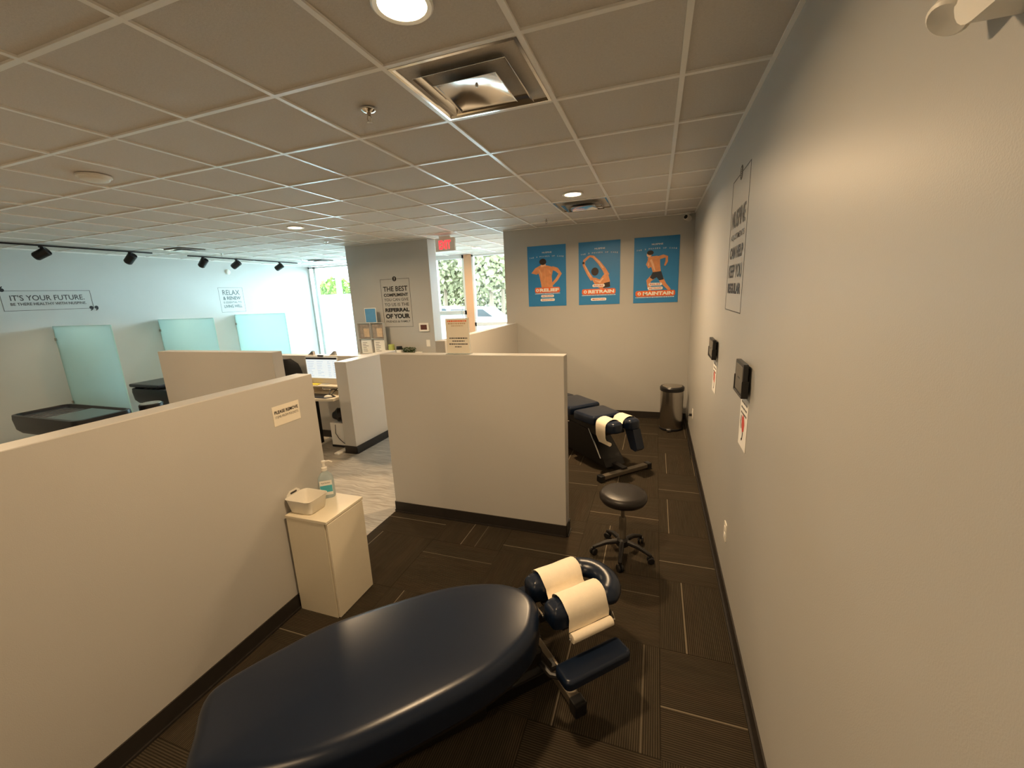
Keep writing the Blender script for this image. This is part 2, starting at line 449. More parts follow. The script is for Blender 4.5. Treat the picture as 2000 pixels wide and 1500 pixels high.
add_box(bm, (XL, YS, CE-.001), (XL+.02, YF, CE+.006))
struct('trim_2', bm, 'grid')
struct('wall_right', box((XR, YS-.15, 0), (XR+.15, YF+.15, CE+.09)), 'wall')
struct('wall_back', box((-2.30, YB, 0), (XR, YB+.12, CE)), 'wall')
struct('wall_vestibule', box((-2.30, YB+.12, 0), (-2.18, YF, CE)), 'peach')
struct('wall_middle', box((-5.35, YB, 0), (-3.66, YB+.26, CE)), 'wall')
struct('wall_left', box((XL-.15, YS-.15, 0), (XL, YF+.15, CE+.09)), 'wallL')
struct('wall_rear', box((XL, YS-.15, 0), (XR, YS, CE)), 'wall')
# half-height partitions
def partition(name, a, b, h=PH, base=True):
    struct(name, box((a[0], a[1], 0), (b[0], b[1], h), .003, 1), 'part')
partition('wall_partition_left', (-2.28, YS), (-2.15, 2.10))
partition('wall_partition_centre', (-2.25, 2.96), (-.632, 3.08))
partition('wall_partition_far', (-5.24, 3.02), (-3.555, 3.14))
partition('wall_partition_low', (-2.25, 3.93), (-2.13, YB))
partition('wall_partition_desk_side', (-3.80, 4.09), (-3.62, 5.15), 1.21)
partition('wall_partition_desk_front', (-6.2, 4.57), (-3.80, 4.72), 1.21)
def skirt(name, segs):
    bm = bmesh.new()
    for (x0, y0, x1, y1, nx, ny) in segs:      # segment with outward normal: wall base plus a small toe
        t, k = .008, .018
        for (d, z0, z1) in ((t, 0, .10), (k, 0, .012)):
            ax, bx = sorted((x0, x1)); ay, by = sorted((y0, y1))
            if nx: add_box(bm, (min(ax, ax+nx*d), ay, z0), (max(ax, ax+nx*d), by, z1))
            else: add_box(bm, (ax, min(ay, ay+ny*d), z0), (bx, max(ay, ay+ny*d), z1))
    struct(name, bm, 'base')
skirt('baseboard_right', [(XR, YS, XR, YB, -1, 0)])
skirt('baseboard_back', [(-2.13, YB, XR, YB, 0, -1)])
skirt('baseboard_left', [(-2.15, YS, -2.15, 2.10, 1, 0), (-2.28, 2.10, -2.15, 2.10, 0, 1)])
skirt('baseboard_centre', [(-2.25, 2.96, -.632, 2.96, 0, -1), (-.632, 2.96, -.632, 3.08, 1, 0), (-2.25, 2.96, -2.25, 3.08, -1, 0)])
skirt('baseboard_low', [(-2.13, 3.93, -2.13, YB, 1, 0), (-2.25, 3.93, -2.25, YB, -1, 0)])
skirt('baseboard_desk', [(-3.62, 4.09, -3.62, 5.15, 1, 0), (-3.80, 4.09, -3.62, 4.09, 0, -1), (-6.2, 4.57, -3.80, 4.57, 0, -1)])
skirt('baseboard_far', [(-5.24, 3.02, -3.555, 3.02, 0, -1), (-3.555, 3.02, -3.555, 3.14, 1, 0)])
# window wall
bm = bmesh.new()
add_box(bm, (-5.36, YF, 0), (-5.19, YF+.12, CE)); add_box(bm, (-4.40, YF, 0), (-4.20, YF+.12, CE)); add_box(bm, (-2.36, YF, 0), (XR, YF+.12, CE))
struct('wall_front', bm, 'peach')
def window(name, x0, x1, z0, z1, mulls=(), zs=None, film=None, kind='glass'):
    bm = bmesh.new(); f = .045
    add_box(bm, (x0, YF, z0), (x1, YF+.08, z0+f)); add_box(bm, (x0, YF, z1-f), (x1, YF+.08, z1))
    for x in (x0, x1-f)+tuple(mulls): add_box(bm, (x, YF, z0), (x+f, YF+.08, z1))
    if zs: add_box(bm, (x0, YF, zs-f/2), (x1, YF+.08, zs+f/2))
    fr = struct(name, bm, 'mull')
    top = zs if zs else z1
    if film:
        struct('frosted_film', box((x0+.01, YF+.036, z0+.01), (x1-.01, YF+.040, film)), 'frostw', fr)
    struct('pane', box((x0+.01, YF+.045, z0+.01), (x1-.01, YF+.051, z1-.01)), 'glass', fr)
window('window_1', -9.15, -8.95, .02, CE-.01, film=2.14)
window('window_2', -8.95, -5.36, .02, CE-.01, film=2.14)
window('window_3', -4.20, -2.36, 1.26, CE-.01, mulls=(-3.36,))  # glazing carried on out of view, widened to admit more daylight
window('window_4', -4.20, -2.36, .02, 1.26, film=1.2)
def entry_door():
    bm = bmesh.new()
    x0, x1 = -5.19, -4.40
    add_box(bm, (x0, YF, 0), (x0+.05, YF+.08, CE)); add_box(bm, (x1-.05, YF, 0), (x1, YF+.08, CE)); add_box(bm, (x0, YF, CE-.08), (x1, YF+.08, CE))
    add_box(bm, (x0, YF, 1.50), (x1, YF+.08, 1.60)); add_box(bm, (x0, YF, 0), (x1, YF+.08, .12))
    d = struct('door_1', bm, 'mull')
    struct('pane', box((x0+.02, YF+.045, .05), (x1-.02, YF+.051, CE-.04)), 'glass', d)
    struct('frosted_film', box((x0+.02, YF+.036, .1), (x1-.02, YF+.040, 1.52)), 'frostw', d)
    h = bmesh.new(); add_tube(h, [(x1-.09, YF-.01, 1.15), (x1-.09, YF-.05, 1.15), (x1-.09, YF-.05, 1.75), (x1-.09, YF-.01, 1.75)], .011, 8)
    obj('door_handle', h, 'steel', d, True)
entry_door()

# ------------------------------------------------------------------ ceiling fixtures
def downlight(x, y, label, k=1.0):
    t = thing('ceiling_light', label, 'ceiling light', (x, y, CE), 0, 'recessed ceiling lights')
    obj('trim_ring', lathe([(.082, .004), (.082, -.003), (.098, -.006), (.104, -.002), (.104, .004)]), 'grid', t, True)
    obj('lens', lathe([(.0, .002), (.05, -.002), (.083, -.001), (.083, .003)]), 'lens', t, True)
    area((x, y, CE-.012), .16, LAMP_W*k, WARM, (0, 0, -1), spread=165)
downlight(*LAMPS[0], 'large bright round ceiling light above the shiny square air vent, nearest of the three', .85)
downlight(*LAMPS[1], 'small warm round ceiling light just before the far square vent near the posters', 1.7)
downlight(*LAMPS[2], 'pale round ceiling light over the reception desk')
downlight(-3.55, 8.2, 'small ceiling light inside the peach-lit entry')
for x, y in LAMPS[3:]: downlight(x, y, 'added round ceiling light out of view', .75)  # unseen lamps, added at the lamp spacing to lift ceiling and walls

for o in [o for o in bpy.data.objects if o.get('label') == 'added round ceiling light out of view']: o['group'] = 'added ceiling lights out of view'

def frustum(bm, h0, z0, h1, z1, t=0):
    a = [bm.verts.new(p) for p in ((-h0, -h0, z0), (h0, -h0, z0), (h0, h0, z0), (-h0, h0, z0))]
    b = [bm.verts.new(p) for p in ((-h1, -h1, z1), (h1, -h1, z1), (h1, h1, z1), (-h1, h1, z1))]
    for k in range(4): bm.faces.new((a[k], a[(k+1) % 4], b[(k+1) % 4], b[k]))
    return a, b
def curved_frustum(prof):
    bm = bmesh.new()
    for (h0, z0), (h1, z1) in zip(prof, prof[1:]): frustum(bm, h0, z0, h1, z1)
    return bm
def solid(bm, t=.0015):
    bmesh.ops.remove_doubles(bm, verts=bm.verts, dist=1e-6); bmesh.ops.recalc_face_normals(bm, faces=bm.faces)
    bmesh.ops.solidify(bm, geom=bm.faces[:], thickness=t); return bm
def diffuser(x, y, label):
    t = thing('ceiling_vent', label, 'air vent', (x, y, CE), 0, 'square ceiling air vents')
    obj('outer_frame', solid(curved_frustum([(.292, -.001), (.278, -.002), (.262, .020), (.250, .052), (.240, .085), (.16, .086)])), 'chrome', t, True)
    obj('middle_cone', solid(curved_frustum([(.218, -.020), (.206, -.012), (.182, .022), (.170, .052)])), 'chrome', t, True)
    bm = curved_frustum([(.152, -.034), (.140, -.026), (.095, -.006), (.050, .006)])
    bmesh.ops.contextual_create(bm, geom=[]) if False else None
    f = [bm.verts.new(p) for p in ((-.05, -.05, .006), (.05, -.05, .006), (.05, .05, .006), (-.05, .05, .006))]; bm.faces.new(f)
    obj('inner_cone', solid(bm), 'chrome', t, True)
    obj('screw', lathe([(.0, -.004), (.006, -.003), (.008, .006)], n=12), 'steel', t, True)
    obj('duct_neck', lathe([(.13, .080), (.13, .084)]), 'black', t)
    for a in (45, 135, 225, 315):
        c, s = math.cos(math.radians(a)), math.sin(math.radians(a))
        obj('bracket', tube([(c*.12, s*.12, .02), (c*.28, s*.28, .07)], .003, 6), 'steel', t)
diffuser(.083-G*1.5, 1.122+G*1.5, 'large shiny metal square air vent beside the brightest ceiling light')
diffuser(.083-G*1.5, 1.122+G*6.5, 'small far square air vent in the ceiling near the posters')
diffuser(.083-G*12.5, 1.122+G*6.5, 'dark slatted air vent in the ceiling between the two black light tracks')
diffuser(.083-G*12.5, 1.122+G*11.5, 'faint square air vent in the ceiling near the bright storefront window')

def sprinkler(x, y, label):
    t = thing('fire_sprinkler', label, 'sprinkler', (x, y, CE), 0, 'ceiling sprinklers')
    obj('escutcheon', lathe([(.036, .005), (.036, -.002), (.026, -.010), (.012, -.014), (.010, -.012)], n=24), 'chrome', t, True)
    bm = lathe([(.009, -.008), (.009, -.026), (.006, -.030)], n=12)
    for sx in (-1, 1): add_tube(bm, [(sx*.008, 0, -.026), (sx*.013, 0, -.040), (sx*.004, 0, -.056)], .0025, 6)
    obj('sprinkler_body', bm, 'steel', t, True)
    obj('deflector', lathe([(.0, -.056), (.015, -.057), (.015, -.059), (.0, -.060)], n=16), 'steel', t)
sprinkler(-1.443, 2.033, 'chrome sprinkler in the ceiling tile left of the large shiny vent')
sprinkler(-1.433, 5.728, 'small sprinkler in the ceiling above the leftmost blue poster')
sprinkler(-7.695, 5.831, 'small sprinkler above the middle of the second light track')
sprinkler(-7.67, 7.677, 'small sprinkler by the end of the far light track near the window')
sprinkler(-5.144, 5.725, 'small sprinkler in the ceiling right of the pale round light')
def detector(mtx, label, r=.085):
    t = thing('smoke_detector', label, 'smoke detector', mtx=mtx)
    obj('base_plate', lathe([(r, 0), (r, .012), (r*.9, .016)], n=28), 'whitep', t, True)
    obj('cover', lathe([(r*.88, .014), (r*.8, .032), (r*.45, .042), (0, .044)], n=28), 'whitep', t, True)
detector(Matrix.Translation((-3.90, 2.10, CE+.004)) @ Matrix.Rotation(math.pi, 4, 'X'), 'white round dome on the ceiling, upper left of the picture', .10)
detector(face_E(7.0, 2.70), 'small round white detector high on the far left wall above the relax lettering', .06)

def spot_head(parent, y, tilt):
    st = obj('stem', lathe([(.026, 0), (.026, -.018), (.012, -.022), (.010, -.075)], n=12), 'black', parent, True, loc=(0, y, -.02))
    bm = lathe([(.0, -.085), (.046, -.088), (.060, -.07), (.063, .085), (.058, .092), (.050, .078), (0, .076)], n=20)
    h = obj('lamp_head', bm, 'blackp', parent, True, loc=(-.03, y, -.125))
    h.rotation_euler = tilt
    l = bpy.data.lights.new('lamp_light', 'SPOT'); l.energy = 26; l.color = (1, .86, .66); l.spot_size = math.radians(95); l.spot_blend = .8; l.shadow_soft_size = .04
    q = bpy.data.objects.new('lamp_light', l); COL.objects.link(q)
    d = (Matrix.Rotation(tilt[2], 3, 'Z') @ Matrix.Rotation(tilt[0], 3, 'X')) @ V(0, 0, -1)
    q.location = V(parent.location.x-.03, y, CE-.125) + d*.11
    q.rotation_euler = d.to_track_quat('-Z', 'Y').to_euler()
def track(x, y0, y1, heads, label):
    t = thing('track_light', label, 'track light', (x, 0, CE), 0, 'black ceiling track lights')
    obj('rail', box((-.017, y0, -.022), (.017, y1, 0), .003), 'black', t)
    for y, a in heads: spot_head(t, y, a)
track(-8.30, .9, 5.04, [(1.6, (0, 1.1, .3)), (3.634, (0, 1.05, .75)), (4.712, (0, .8, .3))], 'long black track light with two lamp heads over the left wall lettering')
track(-8.33, 5.65, 8.2, [(5.93, (0, .75, .2)), (6.61, (0, .95, .5)), (7.68, (0, 1.0, .6))], 'black track light with three lamp heads nearest the storefront window')

def exit_sign():
    t = thing('exit_sign', 'lit red exit sign hanging from the ceiling in front of the entry windows', 'exit sign', mtx=M4((1, 0, 0), (0, 0, 1), (-3.27, 6.30, 2.775)))
    obj('housing', prism(rounded(.35, .205, .012), -.02, .02), 'whitep', t)
    obj('canopy_mount', box((-.10, .10, -.02), (.10, CE-2.775, .02), .003), 'whitep', t)
    obj('lettering', text_bm('EXIT', .215, .135, 0, -.068, .0215, .035), 'exitred', t)
exit_sign()
def camera_fixture():
    t = thing('security_camera', 'small white security camera in the corner above the posters', 'security camera', (.37, 6.33, 2.845))
    obj('mount', lathe([(.035, .068), (.035, .055), (.012, .05), (.012, .02)], n=16), 'whitep', t, True)
    bm = lathe([(.0, -.045), (.032, -.042), (.036, -.03), (.036, .05), (.030, .058), (0, .058)], n=20)
    b = obj('camera_body', bm, 'whitep', t, True); b.rotation_euler = (math.radians(78), 0, math.radians(-35)); 
    l = obj('lens', lathe([(0, .060), (.026, .059), (.026, .056)], n=20), 'blackp', t, True); l.rotation_euler = b.rotation_euler
camera_fixture()
def emergency_light():
    t = thing('emergency_light', 'white emergency light fixture on the right wall at the top edge', 'emergency light', mtx=face_W(.70, 2.375))
    obj('housing', prism(rounded(.40, .155, .05), 0, .06), 'whitep', t, True, sharp=50)
    for s in (-1, 1):
        h = obj('lamp_head', lathe([(.0, -.03), (.016, -.028), (.028, -.005), (.030, .026), (.026, .030), (0, .026)], n=24), 'whitep', t, True, loc=(s*.225, -.02, .04))
        h.rotation_euler = (math.radians(50), math.radians(-s*20), 0)
emergency_light()

# ------------------------------------------------------------------ wall lettering and posters
def decal(name, mtx, label, w_, h_, lines, icon=True, ink='ink', fr='ink2', gap=True):
    """lines: (text, top fraction, bottom fraction, width fraction, boldness, ink)"""
    t = thing(name, label, 'wall lettering', mtx=mtx)
    bm = bmesh.new(); k = .0028
    hw, hh = w_/2, h_/2; g = .055 if icon else 0
    for a, b in (((-hw, -hh), (hw, -hh+k*2)), ((-hw, -hh), (-hw+k*2, hh)), ((hw-k*2, -hh), (hw, hh))): add_box(bm, (*a, 0), (*b, .001))
    if icon:
        add_box(bm, (-hw, hh-k*2, 0), (-g, hh, .001)); add_box(bm, (g, hh-k*2, 0), (hw, hh, .001))
    else: add_box(bm, (-hw, hh-k*2, 0), (hw, hh, .001))
    obj('border_line', bm, fr, t)
    if icon:
        bm = bmesh.new(); add_prism(bm, circle(0, hh, .042, .042), 0, .0012)
        ic = obj('logo', bm, ink, t)
        bm = bmesh.new()
        for q in range(5): add_poly(bm, circle(.004*math.sin(q*1.5), hh+.022-q*.011, .006-.0006*q, .0045), .0016)
        obj('logo_mark', bm, 'white', ic)
    for s, y0, y1, wf, bd, ik in lines:
        top = hh-y0*h_; bot = hh-y1*h_
        obj('lettering', text_bm(s, w_*wf, top-bot, 0, bot, .0012, bd+.008), ik, t)
    return t
decal('wall_lettering', face_S(-4.375, 1.875, YB-.0005), 'black lettering about the best compliment on the grey wall, framed with a thin line', .60, .842,
      [('THE BEST', .15, .255, .84, .012, 'ink'), ('COMPLIMENT', .295, .36, .84, .03, 'ink'), ('YOU CAN GIVE', .395, .455, .84, .0, 'ink2'),
       ('TO US IS THE', .495, .56, .84, .004, 'ink2'), ('REFERRAL', .60, .68, .84, .045, 'ink'), ('OF YOUR', .72, .82, .84, .045, 'ink'), ('FRIENDS & FAMILY', .86, .905, .84, .0, 'ink2')])
decal('wall_lettering', face_W(3.02, 2.195, XR-.0005), 'tall framed black lettering about adjustments on the right wall above the tablets', .57, .83,
      [('NUSPINE', .24, .37, .80, .012, 'ink'), ('ADJUSTMENTS', .415, .47, .80, .0, 'ink2'), ('CAN HELP', .51, .60, .80, .04, 'ink'),
       ('KEEP YOU', .645, .745, .80, .008, 'ink'), ('REGULAR', .785, .865, .80, .035, 'ink')])
decal('wall_lettering', face_E(6.995, 2.085, XL+.0005), 'pale framed relax and renew lettering on the far left wall', .58, .545,
      [('RELAX', .10, .30, .70, .0, 'inkpale'), ('& RENEW', .36, .50, .72, .015, 'inkpale'), ('IS ESSENTIAL TO', .56, .64, .74, .0, 'inkpale'), ('LIVING WELL', .70, .82, .74, .012, 'inkpale')], icon=False, fr='inkpale')
t = decal('wall_lettering', face_E(3.945, 2.16, XL+.0005), 'wide framed lettering with quote marks about your future on the far left wall', 1.06, .30,
      [("IT'S YOUR FUTURE.", .22, .50, .82, .0, 'ink2'), ('BE THERE HEALTHY WITH NUSPINE.', .60, .74, .84, .006, 'ink2')], icon=False)
for (cx, cy, s) in ((.53, -.135, 1), (-.53, .16, -1)):
    bm = bmesh.new()
    for dx in (-.035, .035):
        add_poly(bm, circle(cx+dx, cy, .027), .0012)
        add_poly(bm, [(cx+dx+s*.027, cy), (cx+dx+s*.022, cy-s*.03), (cx+dx-s*.012, cy-s*.055), (cx+dx-s*.018, cy-s*.048), (cx+dx+s*.004, cy-s*.02)], .0013)
    obj('quote_marks', bm, 'ink', t)

PW, PHH = .605, .91
def pt(u, v): return ((u-.5)*PW, (.5-v)*PHH)
def poster(x, label, big, yb, pills, draw, arc_v):
    t = thing('wall_poster', label, 'poster', mtx=face_S(x, 2.195, YB), group=None)
    obj('board', box((-PW/2, -PHH/2, 0), (PW/2, PHH/2, .006), .001, 1), 'poster', t)
    draw(t)
    z = .0085
    obj('lettering', text_bm('NUSPINE', .15, .022, .01, (.5-.125)*PHH, z, .01), 'white', t)
    s = 'THE 3 PHASES OF CARE'; bm = bmesh.new()
    for i, ch in enumerate(s):
        if ch == ' ': continue
        u = .07+.86*i/(len(s)-1); dv = .10*(u-.5)**2
        merge(bm, text_bm(ch, .016, .019, (u-.5)*PW, (.5-arc_v-dv)*PHH, z, 0))
    obj('lettering', bm, 'white', t)
    u0, u1, vb = big[1], big[2], yb
    wd = (u1-u0)*PW; cx = ((u0+u1)/2-.5)*PW
    pl = obj('title_label', prism(rounded(wd, .082, .026, 5, cx, (.5-vb)*PHH), .006, .0085), 'orange', t)
    obj('lettering', text_bm(big[0], wd*.77, .050, cx+wd*.075, (.5-vb)*PHH-.025, .009, .05), 'white', pl)
    bm = bmesh.new()
    xc = cx-wd*.40; add_poly(bm, circle(xc, (.5-vb)*PHH, .024), .009); obj('logo', bm, 'white', pl)
    bm = bmesh.new(); add_poly(bm, circle(xc, (.5-vb)*PHH, .008, .016, 12), .0095); obj('logo_mark', bm, 'orange', pl)
    bm = bmesh.new(); r = random.Random(3)
    x0 = cx-wd*.5
    while x0 < cx+wd*.48:
        l = r.uniform(.010, .03); add_box(bm, (x0, (.5-vb-.063)*PHH, .006), (min(x0+l, cx+wd*.5), (.5-vb-.053)*PHH, .0068)); x0 += l+.005
    obj('caption_line', bm, 'white', t)
    for txt, vp, wp in pills:
        q = obj('phase_label', prism(rounded(wp*PW, .040, .018, 4, cx, (.5-vp)*PHH), .006, .0082), 'white', t)
        obj('lettering', text_bm(txt, wp*PW*.78, .021, cx, (.5-vp)*PHH-.0105, .0088, .02), 'red', q)
def flat(t, name, m, polys, z=.0068):
    bm = bmesh.new()
    for p in polys: add_poly(bm, [pt(*q) for q in p], z)
    return obj(name, bm, m, t)
def strokes(t, name, m, lst, z=.007):
    bm = bmesh.new()
    for pts_, wd in lst: add_stroke(bm, [pt(*q) for q in pts_], [x*PW for x in wd], z)
    return obj(name, bm, m, t)
def fig1(t):
    flat(t, 'figure', 'skin', [[(.33, .345), (.40, .325), (.52, .325), (.66, .355), (.66, .42), (.63, .50), (.64, .60), (.66, .69), (.36, .69), (.34, .60), (.31, .50), (.27, .42), (.28, .37)]])
    strokes(t, 'arm', 'skin', [([(.64, .37), (.76, .40), (.85, .47), (.76, .56), (.64, .64)], [.09, .10, .085, .07, .06]), ([(.33, .40), (.22, .44), (.13, .44), (.22, .38), (.36, .33)], [.08, .085, .07, .07, .05])], .0071)
    strokes(t, 'back_highlight', 'skin3', [([(.30, .38), (.36, .46), (.37, .56)], [.02, .035, .01]), ([(.45, .36), (.46, .50), (.45, .66)], [.008, .014, .008]), ([(.56, .40), (.60, .46)], [.02, .03])], .0073)
    strokes(t, 'neck', 'skin2', [([(.41, .29), (.42, .34)], [.12, .14])], .0072)
    flat(t, 'hair', 'hair', [circle(.405, .262, .092, .052, 18)], .0075)
def fig2(t):
    flat(t, 'figure', 'skin', [[(.30, .56), (.42, .57), (.52, .60), (.62, .52), (.72, .52), (.76, .62), (.77, .72), (.55, .75), (.42, .70), (.36, .63)]])
    strokes(t, 'arm', 'skin', [([(.34, .60), (.24, .50), (.13, .36), (.14, .29), (.26, .225)], [.09, .08, .06, .06, .05]), ([(.26, .22), (.36, .235), (.50, .33), (.62, .44), (.70, .54)], [.04, .06, .075, .09, .11])], .0071)
    strokes(t, 'arm_highlight', 'skin2', [([(.36, .23), (.50, .325), (.60, .42)], [.015, .03, .03]), ([(.31, .56), (.22, .46), (.15, .36)], [.02, .03, .02]), ([(.40, .61), (.52, .64), (.60, .58)], [.02, .05, .03])], .0073)
    flat(t, 'hair', 'hair', [circle(.40, .47, .09, .065, 18)], .0075)
    flat(t, 'sports_top', 'hair', [[(.62, .66), (.76, .64), (.77, .72), (.60, .74)]], .0076)
    flat(t, 'wristband', 'hair', [circle(.12, .325, .03, .018, 10)], .0076)
def fig3(t):
    strokes(t, 'leg', 'skin', [([(.44, .60), (.34, .66), (.36, .76), (.38, .82)], [.12, .10, .08, .05]), ([(.62, .64), (.70, .72), (.82, .81)], [.12, .08, .06])], .0070)
    flat(t, 'figure', 'skin', [[(.31, .31), (.40, .29), (.52, .285), (.58, .31), (.59, .42), (.61, .53), (.44, .55), (.40, .46), (.33, .40)]], .0071)
    strokes(t, 'arm', 'skin', [([(.54, .32), (.66, .30), (.73, .31), (.73, .38), (.69, .44)], [.08, .08, .06, .055, .035]), ([(.36, .34), (.31, .41), (.36, .46)], [.08, .07, .06])], .0073)
    strokes(t, 'chest_highlight', 'skin2', [([(.38, .34), (.43, .42), (.48, .51)], [.05, .05, .02]), ([(.33, .38), (.33, .43)], [.02, .03])], .0075)
    flat(t, 'shorts', 'navyp', [[(.43, .53), (.62, .52), (.68, .645), (.58, .66), (.52, .61), (.44, .64), (.37, .61)]], .0077)
    flat(t, 'face', 'skin2', [circle(.34, .262, .055, .042, 14)], .0076)
    flat(t, 'hair', 'hair', [circle(.365, .235, .075, .035, 14)], .0079)
poster(-1.613, 'blue poster reading RELIEF with a bare back seen from behind, leftmost of three', ('RELIEF', .18, .84), .73, [('RETRAIN', .83, .34), ('MAINTAIN', .895, .38)], fig1, .185)
poster(-.815, 'blue poster reading RETRAIN with a figure stretching both arms, middle of three', ('RETRAIN', .08, .90), .79, [('RELIEF', .695, .30), ('MAINTAIN', .915, .38)], fig2, .185)
poster(-.018, 'blue poster reading MAINTAIN with a running figure, rightmost of three', ('MAINTAIN', .05, .94), .855, [('RELIEF', .715, .30), ('RETRAIN', .775, .34)], fig3, .185)

def small_sign(mtx, label, w_, h_, l1, l2=None):
    t = thing('wall_sign', label, 'sign', mtx=mtx)
    obj('plate', box((-w_/2, -h_/2, 0), (w_/2, h_/2, .002)), 'signw', t)
    if l2:
        obj('lettering', text_bm(l1, w_*.88, h_*.17, 0, h_*.10, .0028, .03), 'ink', t)
        obj('lettering', text_bm(l2, w_*.86, h_*.12, 0, -h_*.12, .0028, .0), 'ink2', t)
    else:
        bm = bmesh.new(); r = random.Random(5); x = -w_*.40
        while x < w_*.36:
            l = r.uniform(.012, .03); add_box(bm, (x, -h_*.07, .002), (x+l, h_*.08, .0026)); x += l+.006
        obj('print_line', bm, 'ink2', t)
small_sign(face_E(1.862, 1.286, -2.15), 'cream sign reading please remove items from pockets on the near left partition', .197, .122, 'PLEASE REMOVE', 'ITEMS FROM POCKETS')
for y, lb in ((3.635, 'small white sign on the left wall above the near black lounger'), (5.15, 'small white sign left of the second green glass panel'), (6.675, 'small white sign just right of the middle green glass panel'), (8.75, 'small white sign on the left wall nearest the storefront window')):
    small_sign(face_E(y, 1.378, XL), lb, .205, .115, '-')

def tablet(y, z, label, w_, h_, label2, py, pz, ph):
    t = thing('wall_tablet', label, 'tablet', mtx=face_W(y, z, XR-.0))
    obj('wall_bracket', box((-.05, -.06, 0), (.05, .05, .018)), 'blackp', t)
    obj('tablet_body', prism(rounded(w_, h_, .012, 4), .018, .040), 'blackp', t)
    obj('screen', prism(rounded(w_-.03, h_-.03, .004, 2), .040, .0408), 'scr_off', t)
    obj('screen_word', box((-.03, -.004, .0408), (.03, .004, .0411)), 'ink2', t)
    bm = bmesh.new()
    for s in (-1, 1): add_box(bm, (s*w_*.5-.006, -h_*.5-.004, .012), (s*w_*.5+.006, 0, .044), .002, 1)
    add_box(bm, (-w_*.5, -h_*.5-.006, .012), (w_*.5, -h_*.5+.004, .044), .002, 1)
    obj('holder', bm, 'black', t)
    p = thing('instruction_card', label2, 'card', mtx=face_W(py, pz, XR-.0))
    pw = .19
    obj('paper_sheet', prism([(-pw/2, -ph/2), (pw/2, -ph/2+.004), (pw/2, ph/2), (-pw/2, ph/2)], .001, .003), 'whitel', p)
    bm = bmesh.new(); r = random.Random(7)
    for k in range(3):
        x = -pw*.36
        while x < pw*.30:
            l = r.uniform(.015, .035); add_box(bm, (x, ph*.36-k*.03, .003), (x+l, ph*.36-k*.03+.011, .0035)); x += l+.008
    obj('print_line', bm, 'ink2', p)
    bm = bmesh.new(); add_poly(bm, [(-.035, .02), (-.01, .045), (.02, .035), (.04, .0), (.03, -.04), (-.005, -.055), (-.03, -.02)], .0036)
    obj('figure', bm, 'red', p)
    bm = bmesh.new(); add_stroke(bm, [(-.05, .03), (-.06, -.01), (-.035, -.04)], [.012]*3, .0038); add_stroke(bm, [(.01, -.05), (.0, -.09), (-.02, -.10)], [.014]*3, .0038)
    obj('figure_line', bm, 'ink', p)
M['scr_off'] = mat('dim_grey_screen', (.11, .10, .085), .25)
tablet(2.405, 1.468, 'black tablet in a wall holder on the right wall, nearer of the two', .215, .17, 'white instruction card with a red drawing, hanging below the nearer tablet', 2.405, 1.217, .285)
tablet(3.63, 1.460, 'black tablet in a wall holder on the right wall, farther and smaller of the two', .24, .15, 'narrow white instruction card hanging below the farther tablet', 3.61, 1.23, .26)

def wall_plate(mtx, label, kind='outlet'):
    t = thing('power_outlet' if kind == 'outlet' else 'light_switch', label, 'outlet' if kind == 'outlet' else 'light switch', mtx=mtx)
    obj('cover_plate', prism(rounded(.072, .118, .006, 3), 0, .005), 'whitep', t)
    if kind == 'outlet':
        for s in (-1, 1): obj('socket', prism(rounded(.034, .030, .010, 4, 0, s*.022), .005, .0075), 'whitel', t)
    else: obj('rocker', prism(rounded(.032, .066, .003, 2), .005, .009), 'whitel', t)
wall_plate(face_W(2.673, .405), 'white power outlet low on the right wall beside the stool')
wall_plate(face_W(5.30, .42), 'small white power outlet on the right wall beside the steel trash can')
wall_plate(face_S(-3.80, 1.16, YB), 'white light switch below the thermostat', 'switch')
t = thing('thermostat', 'white thermostat with a brown screen on the grey wall', 'thermostat', mtx=face_S(-3.85, 1.443, YB))
obj('housing', prism(rounded(.185, .145, .012, 4), 0, .028), 'whitep', t)
obj('screen', prism(rounded(.125, .085, .004, 3), .028, .0295), 'brown', t)
t = thing('power_adapter', 'black plug with a cord running down the right wall behind the trash can', 'power cord', mtx=face_W(5.30, .40))
obj('plug', box((-.015, -.012, .0075), (.015, .018, .04), .004), 'blackp', t)
obj('cord', tube([(0, 0, .035), (-.06, -.03, .05), (-.15, -.16, .04), (-.16, -.30, .03), (-.10, -.385, .03), (.2, -.392, .03), (.45, -.392, .035)], .0035, 8), 'blackp', t, True)

